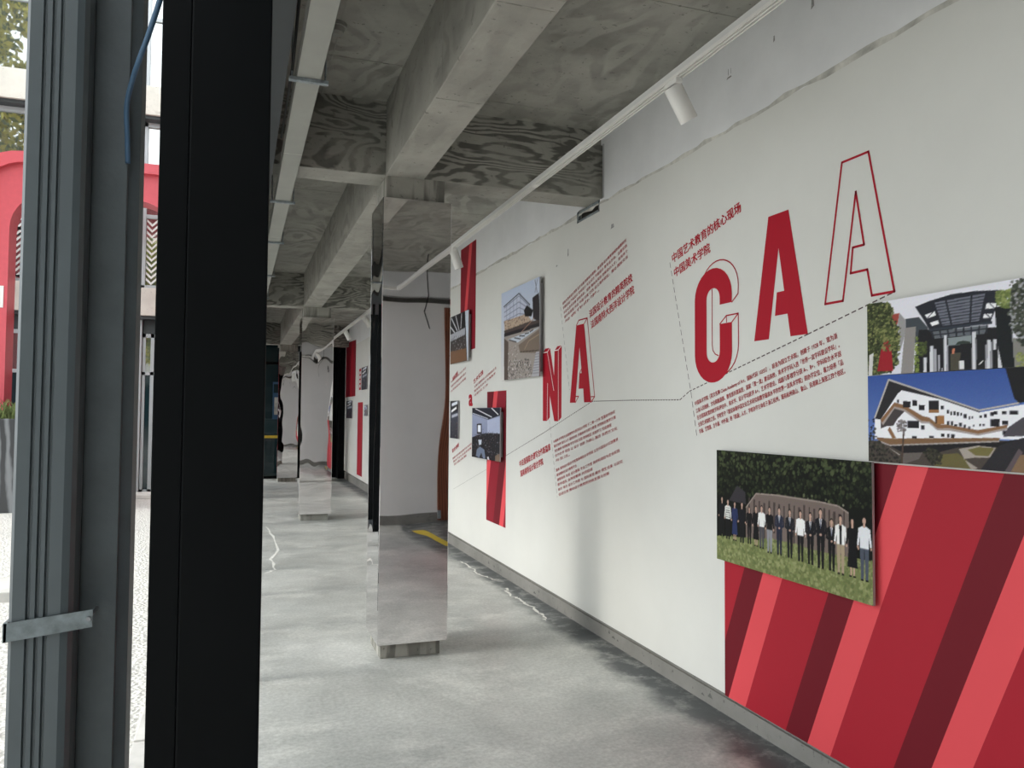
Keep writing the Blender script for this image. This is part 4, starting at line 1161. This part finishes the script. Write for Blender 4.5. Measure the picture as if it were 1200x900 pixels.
class Canvas:
    def __init__(self, w, h, c_bot, c_top):
        self.w, self.h = w, h
        t = np.linspace(0, 1, h)[:, None, None]
        self.a = (np.array(c_bot, float) * (1 - t) + np.array(c_top, float) * t) * np.ones((h, w, 1))
    def px(self, p): return (p[0] / 1000 * (self.w - 1), p[1] / 1000 * (self.h - 1))
    def raw(self, P, c, alpha=1.0):
        P = np.array(P, float)
        x0, x1 = int(max(0, math.floor(P[:, 0].min()))), int(min(self.w - 1, math.ceil(P[:, 0].max())))
        y0, y1 = int(max(0, math.floor(P[:, 1].min()))), int(min(self.h - 1, math.ceil(P[:, 1].max())))
        if x1 < x0 or y1 < y0: return
        cov = 0
        for dx, dy in ((-.25, -.25), (.25, -.25), (-.25, .25), (.25, .25)):
            X, Y = np.meshgrid(np.arange(x0, x1 + 1) + dx, np.arange(y0, y1 + 1) + dy)
            inside = np.zeros(X.shape, bool)
            for i in range(len(P)):
                (xa, ya), (xb, yb) = P[i - 1], P[i]
                if ya == yb: continue
                inside ^= ((ya > Y) != (yb > Y)) & (X < (xb - xa) * (Y - ya) / (yb - ya) + xa)
            cov = cov + inside * 0.25
        cov = (cov * alpha)[..., None]
        s = self.a[y0:y1 + 1, x0:x1 + 1]
        s[:] = s * (1 - cov) + np.array(c, float) * cov
    def poly(self, pts, c): self.raw([self.px(p) for p in pts], c)
    def line(self, pts, c, w):
        wp = max(0.9, w / 1000 * self.h)
        P = [Vector(self.px(p)) for p in pts]
        for a, b in zip(P, P[1:]):
            t = (b - a)
            if t.length == 0: continue
            t.normalize(); n = Vector((-t.y, t.x)) * wp / 2
            self.raw([a - n, b - n, b + n, a + n], c)
    def speckle(self, cols, pts, n):
        P = np.array([self.px(p) for p in pts]); lo, hi = P.min(0), P.max(0)
        r0 = max(1.0, self.w / 110)
        k = 0
        while k < n:
            q = lo + rng.random(2) * (hi - lo); ins = False
            for i in range(len(P)):
                (xa, ya), (xb, yb) = P[i - 1], P[i]
                if (ya > q[1]) != (yb > q[1]) and q[0] < (xb - xa) * (q[1] - ya) / (yb - ya) + xa: ins = not ins
            k += 1
            if not ins: continue
            r = r0 * (0.5 + rng.random()); m = 5; a0 = rng.random() * 6.3
            self.raw([(q[0] + r * (0.6 + 0.5 * rng.random()) * math.cos(a0 + j * 6.283 / m), q[1] + r * (0.6 + 0.5 * rng.random()) * math.sin(a0 + j * 6.283 / m)) for j in range(m)], cols[int(rng.integers(len(cols)))], 0.85)
    def person(self, q, st):
        kind, top, bot = PEOPLE[st]
        x, yh = self.px((q[0], q[1])); yf = self.px((0, q[2]))[1]
        H = (yh - yf) / 0.93
        ell = lambda cx, cy, rx, ry, c: self.raw([(cx + rx * math.cos(a * 0.524), cy + ry * math.sin(a * 0.524)) for a in range(12)], c)
        skin = (176, 140, 122)
        lw = 0.052 * H
        sh, hip, kn = yf + 0.83 * H, yf + 0.50 * H, yf + 0.02 * H
        if kind == 'd':
            self.raw([(x - 0.05 * H, kn), (x - 0.02 * H, kn), (x - 0.015 * H, hip), (x - 0.06 * H, hip)], skin)
            self.raw([(x + 0.05 * H, kn), (x + 0.02 * H, kn), (x + 0.015 * H, hip), (x + 0.06 * H, hip)], skin)
            self.raw([(x - 0.12 * H, yf + 0.16 * H), (x + 0.12 * H, yf + 0.16 * H), (x + 0.075 * H, hip + 0.1 * H), (x - 0.075 * H, hip + 0.1 * H)], bot)
        else:
            for s in (-1, 1):
                self.raw([(x + s * 0.020 * H, kn), (x + s * (0.020 * H + lw), kn), (x + s * 0.095 * H, hip + 0.04 * H), (x, hip + 0.04 * H)], bot)
        for s in (-1, 1):
            self.raw([(x + s * 0.02 * H, yf), (x + s * 0.08 * H, yf), (x + s * 0.07 * H, yf + 0.03 * H), (x + s * 0.02 * H, yf + 0.03 * H)], (20, 18, 18))
        for s in (-1, 1):   # arms, hands joined in front for suits
            if kind in 'j':
                self.raw([(x + s * 0.13 * H, sh - 0.02 * H), (x + s * 0.155 * H, hip + 0.10 * H), (x + s * 0.03 * H, hip + 0.04 * H), (x + s * 0.02 * H, hip + 0.09 * H), (x + s * 0.10 * H, hip + 0.13 * H)], top)
            else:
                self.raw([(x + s * 0.115 * H, sh - 0.01 * H), (x + s * 0.155 * H, hip + 0.04 * H), (x + s * 0.115 * H, hip + 0.03 * H), (x + s * 0.085 * H, sh - 0.12 * H)], top)
                ell(x + s * 0.137 * H, hip + 0.01 * H, 0.018 * H, 0.028 * H, skin)
        self.raw([(x - 0.092 * H, hip), (x + 0.092 * H, hip), (x + 0.088 * H, hip + 0.12 * H), (x + 0.128 * H, sh - 0.03 * H), (x + 0.045 * H, sh + 0.01 * H), (x - 0.045 * H, sh + 0.01 * H), (x - 0.128 * H, sh - 0.03 * H), (x - 0.088 * H, hip + 0.12 * H)], top)
        if kind == 'j':
            self.raw([(x - 0.035 * H, sh), (x + 0.035 * H, sh), (x, sh - 0.18 * H)], (196, 196, 200))
            self.raw([(x - 0.010 * H, sh - 0.01 * H), (x + 0.010 * H, sh - 0.01 * H), (x + 0.008 * H, sh - 0.17 * H), (x - 0.008 * H, sh - 0.17 * H)], (70, 76, 96))
            ell(x, hip + 0.06 * H, 0.03 * H, 0.022 * H, skin)
        if kind == 'o':
            self.raw([(x - 0.03 * H, sh), (x + 0.03 * H, sh), (x + 0.025 * H, hip), (x - 0.025 * H, hip)], (26, 26, 28))
        if kind == 's':
            for j in range(5):
                self.raw([(x - 0.09 * H, hip + (0.04 + 0.055 * j) * H), (x + 0.09 * H, hip + (0.04 + 0.055 * j) * H), (x + 0.09 * H, hip + (0.055 + 0.055 * j) * H), (x - 0.09 * H, hip + (0.055 + 0.055 * j) * H)], (60, 60, 62))
        self.raw([(x - 0.022 * H, sh - 0.01 * H), (x + 0.022 * H, sh - 0.01 * H), (x + 0.022 * H, yh - 0.03 * H), (x - 0.022 * H, yh - 0.03 * H)], skin)
        ell(x, yh + 0.012 * H, 0.044 * H, 0.062 * H, (28, 24, 22))
        ell(x, yh - 0.006 * H, 0.036 * H, 0.050 * H, skin)
        if st in (4, 13, 15): 
            for s in (-1, 1): self.raw([(x + s * 0.03 * H, yh + 0.03 * H), (x + s * 0.055 * H, yh), (x + s * 0.05 * H, yh - 0.09 * H), (x + s * 0.028 * H, yh - 0.06 * H)], (40, 30, 26) if st != 13 else (140, 116, 90))

def paint(key, w, h):
    ops = ART[key]
    cv = Canvas(w, h, ops[0][1], ops[0][2])
    for op in ops[1:]:
        if op[0] == 'p': cv.poly(op[2], op[1])
        elif op[0] == 'l': cv.line(op[2], op[1], op[3])
        elif op[0] == 'f': cv.speckle(op[1], op[2], op[3])
        elif op[0] == 'm': cv.person(op[1], op[2])
    return np.clip(cv.a + rng.normal(0, 2.0, cv.a.shape), 0, 255)

def photo_board(key, xf, y0, y1, z0, z1, w, h, label, sat=0.85, group='photo boards on the exhibition wall'):
    """rigid board proud of the wall, its printed face towards the walkway; y0 is the reader's left edge"""
    t = empty('photo_board', (WX, (y0 + y1) / 2, z0), label, 'photo board', group)
    box('board', xf + 0.0008, xf + 0.012, y1, y0, z0, z1, MAT['board_edge'], t, bevel=0.001)
    box('backing', xf + 0.012, WX - 0.0005, y1 + 0.04, y0 - 0.04, z0 + 0.04, z1 - 0.04, MAT['board_edge'], t)
    img = paint(key, w, h) / 255
    grey = img.mean(-1, keepdims=True); img = grey + (img - grey) * sat
    lin_ = np.where(img <= 0.04045, img / 12.92, ((img + 0.055) / 1.055) ** 2.4) * 1.35
    lin_ = np.clip(lin_, 0, 0.95)
    ys = np.linspace(y0, y1, w); zs = np.linspace(z0, z1, h)
    V = np.empty((h, w, 3)); V[..., 0] = xf; V[..., 1] = ys[None, :]; V[..., 2] = zs[:, None]
    idx = np.arange(w * h).reshape(h, w)
    Fq = np.stack([idx[:-1, :-1], idx[:-1, 1:], idx[1:, 1:], idx[1:, :-1]], -1).reshape(-1, 4)
    me = bpy.data.meshes.new('print')
    me.vertices.add(w * h); me.vertices.foreach_set('co', V.ravel())
    me.loops.add(Fq.size); me.loops.foreach_set('vertex_index', Fq.ravel())
    me.polygons.add(len(Fq)); me.polygons.foreach_set('loop_start', np.arange(0, Fq.size, 4))
    me.update(calc_edges=True)
    at = me.color_attributes.new('ink', 'FLOAT_COLOR', 'POINT')
    at.data.foreach_set('color', np.concatenate([lin_, np.ones((h, w, 1))], -1).ravel())
    link('print', me, MAT['print'], t)
    return t
photo_board('group', 2.30, 3.421, 2.390, 0.780, 1.327, 300, 160, 'photo board of a row of people standing on a lawn before a rock')
photo_board('gate', 2.30, 2.405, 1.70, 1.660, 1.937, 200, 110, 'photo board of a curved dark canopy gate with white pillars')
photo_board('campus', 2.30, 2.405, 1.70, 1.330, 1.658, 200, 120, 'photo board of a white building with zigzag brown walkways under blue sky')
photo_board('street', 2.285, 6.845, 5.875, 1.810, 2.615, 110, 130, 'tall photo board of a pale building above a crowded street, left of letter N', 0.75)
photo_board('meeting', 2.285, 7.77, 6.865, 1.062, 1.562, 110, 90, 'photo board of a crowd in a white room, over the low red banner')
photo_board('studio', 2.285, 8.68, 7.95, 2.065, 2.605, 70, 70, 'photo board of a studio with wooden floor, over the tall red banner')
photo_board('lobby', 2.31, 8.75, 8.41, 1.224, 1.648, 40, 50, 'narrow photo board of people in a dark hall beside the small letter a')
photo_board('lobby', 2.31, 15.66, 14.97, 1.96, 2.40, 30, 24, 'dark photo board beside the far red title block')
photo_board('lobby', 2.31, 17.9, 17.0, 1.39, 1.77, 24, 20, 'dark photo board under the far red banner')
photo_board('meeting', 2.31, 15.25, 14.9, 1.45, 1.66, 20, 14, 'small dark photo board above the far low red banner')

# ================================================================== COURTYARD
random.seed(21)
# red arch
t = empty('red_arch', (-2.6, 14.55, -0.02), 'big red painted arch frame standing in the courtyard', 'arch')
def rounded(x0, x1, z1, r, n=8):
    out = [(x0, -0.02)] + [(x0 + r - r * math.cos(a * math.pi / 2 / n), z1 - r + r * math.sin(a * math.pi / 2 / n)) for a in range(n + 1)]
    return out + [(x1 - r + r * math.sin(a * math.pi / 2 / n), z1 - r + r * math.cos(a * math.pi / 2 / n)) for a in range(n + 1)] + [(x1, -0.02)]
outer = rounded(-4.10, -0.55, 5.65, 0.75); inner = rounded(-3.53, -1.05, 5.07, 0.62)
mb = MB()
n = len(outer)
for ya, flip in ((14.5, 0), (14.95, 1)):
    for i in range(n - 1):
        q = [(outer[i][0], ya, outer[i][1]), (outer[i + 1][0], ya, outer[i + 1][1]), (inner[i + 1][0], ya, inner[i + 1][1]), (inner[i][0], ya, inner[i][1])]
        mb.poly(q if not flip else q[::-1])
for L in (outer, inner):
    for i in range(n - 1):
        mb.poly([(L[i][0], 14.5, L[i][1]), (L[i][0], 14.95, L[i][1]), (L[i + 1][0], 14.95, L[i + 1][1]), (L[i + 1][0], 14.5, L[i + 1][1])])
mb.build('arch_frame', MAT['arch_red'], t)
o2 = rounded(-4.14, -0.51, 5.69, 0.78); i2 = rounded(-3.97, -0.68, 5.52, 0.70)
mb = MB()
for i in range(n - 1):
    a, b, c, d = o2[i], o2[i + 1], i2[i + 1], i2[i]
    mb.poly([(p[0], 14.40, p[1]) for p in (a, b, c, d)]); mb.poly([(p[0], 14.51, p[1]) for p in (d, c, b, a)])
    mb.poly([(a[0], 14.51, a[1]), (b[0], 14.51, b[1]), (b[0], 14.40, b[1]), (a[0], 14.40, a[1])])
    mb.poly([(d[0], 14.40, d[1]), (c[0], 14.40, c[1]), (c[0], 14.51, c[1]), (d[0], 14.51, d[1])])
mb.build('arch_rim', MAT['arch_red'], t)
box('arch_label', -3.80, -3.58, 14.488, 14.499, 3.15, 3.50, MAT['white_paint'], t)

def leaves(name, mats, parent, n, ctrs, size):
    mb = MB()
    for _ in range(n):
        c, r = random.choice(ctrs)
        while True:
            q = Vector((random.uniform(-1, 1), random.uniform(-1, 1), random.uniform(-1, 1)))
            if q.length < 1: break
        p = Vector(c) + Vector((q.x * r[0], q.y * r[1], q.z * r[2]))
        u = Vector((random.gauss(0, 1), random.gauss(0, 1), random.gauss(0, 1))).normalized(); w = u.orthogonal().normalized(); s = size * random.uniform(0.6, 1.3)
        mb.poly([p - u * s, p + w * s * 0.5, p + u * s, p - w * s * 0.5], random.randrange(len(mats)))
    o = mb.build(name, mats, parent, normals=False); o['kind'] = 'stuff'
    return o

# marble planter with plants
t = empty('planter', (-3.4, 13.9, -0.02), 'tall black marble planter box full of grassy plants in the courtyard', 'planter')
MB().box(-6.2, -2.55, 13.5, 13.62, -0.02, 1.38).box(-6.2, -2.55, 14.18, 14.3, -0.02, 1.38).box(-6.2, -6.08, 13.62, 14.18, -0.02, 1.38).box(-2.67, -2.55, 13.62, 14.18, -0.02, 1.38).build('box_walls', MAT['marble'], t, bevel=0.01)
box('soil', -6.08, -2.67, 13.62, 14.18, 1.15, 1.30, MAT['bark'], t)
mb = MB()
for _ in range(900):
    x, y = random.uniform(-6.05, -2.7), random.uniform(13.55, 14.2); h = random.uniform(0.15, 0.42); dx, dy = random.uniform(-.2, .2), random.uniform(-.2, .1)
    mb.poly([(x - 0.012, y, 1.28), (x + 0.012, y, 1.28), (x + dx * 0.5 + 0.010, y + dy * 0.5, 1.28 + h * 0.7), (x + dx, y + dy, 1.28 + h), (x + dx * 0.5 - 0.010, y + dy * 0.5, 1.28 + h * 0.7)])
o = mb.build('grass_leaves', MAT['leaf_g'], t, normals=False); o['kind'] = 'stuff'

# building across the courtyard
FY = 16.0
b = empty('courtyard_building', (-6.0, FY, -0.02), 'concrete and glass building closing the courtyard behind the red arch', 'building')
X0, X1 = -12.0, -1.30
box('back_wall', X0, X1, FY + 0.5, FY + 0.9, -0.02, 12.0, MAT['outer_wall'], b)
for z0, z1 in ((3.26, 3.77), (6.99, 7.53), (11.4, 12.0)):
    box('slab_edge', X0, X1, FY - 0.30, FY + 0.5, z0, z1, MAT['slab_edge'], b, bevel=0.01)
    box('drip_gutter', X0, X1, FY - 0.24, FY + 0.2, z0 - 0.06, z0, MAT['beam_steel'], b)
box('end_wall', X1 - 0.05, X1 + 0.15, FY - 0.3, FY + 0.9, -0.02, 12.0, MAT['slab_edge'], b)
mx = [X1] + [-1.77 - 1.55 * k for k in range(0, 7)]
for fz0, fz1 in ((3.77, 6.93), (7.53, 11.34)):
    for i in range(len(mx) - 1):
        xr, xl = mx[i], mx[i + 1]
        if xr > X1: xr = X1
        w = MB().box(xl, xl + 0.09, FY - 0.03, FY + 0.07, fz0, fz1).box(xr - 0.09, xr, FY - 0.03, FY + 0.07, fz0, fz1).box(xl, xr, FY - 0.03, FY + 0.07, fz1 - 0.09, fz1).box(xl, xr, FY - 0.03, FY + 0.07, fz0, fz0 + 0.09).box(xl, xr, FY - 0.02, FY + 0.06, fz0 + 1.35, fz0 + 1.42).build('window', MAT['frame_grey'], b, bevel=0.006)
        box('pane', xl + 0.09, xr - 0.09, FY + 0.02, FY + 0.03, fz0 + 0.09, fz0 + 1.35, MAT['facade_glass'], w)
        box('pane', xl + 0.09, xr - 0.09, FY + 0.02, FY + 0.03, fz0 + 1.42, fz1 - 0.09, MAT['facade_glass'], w)
        if fz0 < 5:
            mb = MB()
            x = xl + 0.1
            while x < xr - 0.2:
                z = fz0 + 0.1
                while z < fz0 + 1.25:
                    s = 0.09
                    mb.poly([(x, FY + 0.018, z + s), (x, FY + 0.018, z + s + 0.05), (x + s, FY + 0.018, z + 0.05), (x + s, FY + 0.018, z)])
                    mb.poly([(x + s, FY + 0.018, z), (x + s, FY + 0.018, z + 0.05), (x + 2 * s, FY + 0.018, z + s + 0.05), (x + 2 * s, FY + 0.018, z + s)])
                    z += 0.11
                x += 0.18
            mb.build('chevron_film', MAT['white_paint'], w, normals=False)
# balcony railing
rl = MB().box(X0, -2.6, FY - 0.26, FY - 0.22, 4.68, 4.73).box(X0, -2.6, FY - 0.26, FY - 0.22, 3.85, 3.88)
r = rl.build('railing', MAT['black_steel'], b)
x = X0
bp_ = None
while x < -2.6:
    if bp_ is None:
        bp_ = box('baluster', x, x + 0.018, FY - 0.25, FY - 0.23, 3.77, 4.70, MAT['black_steel'], r); bx0 = x
    elif x > -6.0:
        c = bp_.copy(); c.location = (x - bx0, 0, 0); COL.objects.link(c)
    x += 0.11
# ground floor
for k, (xl, xr, mt) in enumerate(((-1.95, -1.70, 'frame_grey'), (-5.5, -5.25, 'frame_grey'), (-9.0, -8.75, 'frame_grey'))):
    box('pier', xl, xr, FY - 0.06, FY + 0.2, -0.02, 3.26, MAT[mt], b, bevel=0.008)
for xl, xr in ((-1.69, X1 - 0.06), (-5.24, -1.96), (-8.74, -5.51), (X0, -9.01)):
    f = MB().box(xl, xl + 0.05, FY, FY + 0.08, -0.02, 2.95).box(xr - 0.05, xr, FY, FY + 0.08, -0.02, 2.95).box(xl, xr, FY, FY + 0.08, 2.88, 2.95).box(xl, xr, FY, FY + 0.08, -0.02, 0.06).box((xl + xr) / 2 - 0.03, (xl + xr) / 2 + 0.03, FY, FY + 0.08, 0, 2.95).box(xl, xr, FY, FY + 0.08, 2.18, 2.24).build('shopfront', MAT['frame_grey'], b)
    box('pane', xl + 0.05, xr - 0.05, FY + 0.03, FY + 0.04, 0.06, 2.18, MAT['dark_glass'], f)
    box('pane', xl + 0.05, xr - 0.05, FY + 0.03, FY + 0.04, 2.24, 2.88, MAT['facade_glass'], f)
    box('head_panel', xl, xr, FY + 0.02, FY + 0.2, 2.95, 3.26, MAT['beam_steel'], b)
step = tag(box('paving_step', -11, -1.2, FY - 0.95, FY - 0.35, -0.02, 0.05, MAT['paving'], bevel=0.01), 'pale paved step in front of the courtyard shopfront', 'step')

# courtyard trees: one reflected in the windows, one unseen and added for its shade
def tree(x, y, h, mats, n, label, spread=1.0):
    t = empty('courtyard_tree', (x, y, -0.02), label, 'tree')
    mb = MB().tube([(x, y, -0.05), (x + 0.05, y, h * 0.3), (x - 0.05, y + 0.05, h * 0.6), (x, y, h * 0.85)], [0.17, 0.13, 0.09, 0.03], 8)
    for k in range(7):
        a = k * 2.4; z = h * (0.35 + 0.06 * k)
        mb.tube([(x, y, z), (x + math.cos(a) * 0.8 * spread, y + math.sin(a) * 0.8 * spread, z + 0.9), (x + math.cos(a) * 1.5 * spread, y + math.sin(a) * 1.5 * spread, z + 1.4)], [0.06, 0.04, 0.015], 5)
    mb.build('trunk', MAT['bark'], t, smooth=True)
    ctr = []
    for k in range(13):
        a = k * 2.4; z = h * (0.45 + 0.045 * k); rr = 1.5 * spread * (1 - 0.04 * k)
        ctr.append(((x + math.cos(a) * rr * 0.8, y + math.sin(a) * rr * 0.8, z), (0.9 * spread, 0.9 * spread, 0.7)))
    leaves('foliage', mats, t, n, ctr, 0.11)
tree(-5.6, 11.2, 13.5, [MAT['leaf_y'], MAT['leaf_y'], MAT['leaf_g']], 9000, 'tall yellow-green tree in the courtyard, mirrored in the building windows', 1.0)
tree(-4.3, 1.6, 8.5, [MAT['leaf_g'], MAT['leaf_y']], 16000, 'leafy green tree added out of view to shade the near end of the walkway', 1.2)  # added out of view to keep the sun off the near walkway
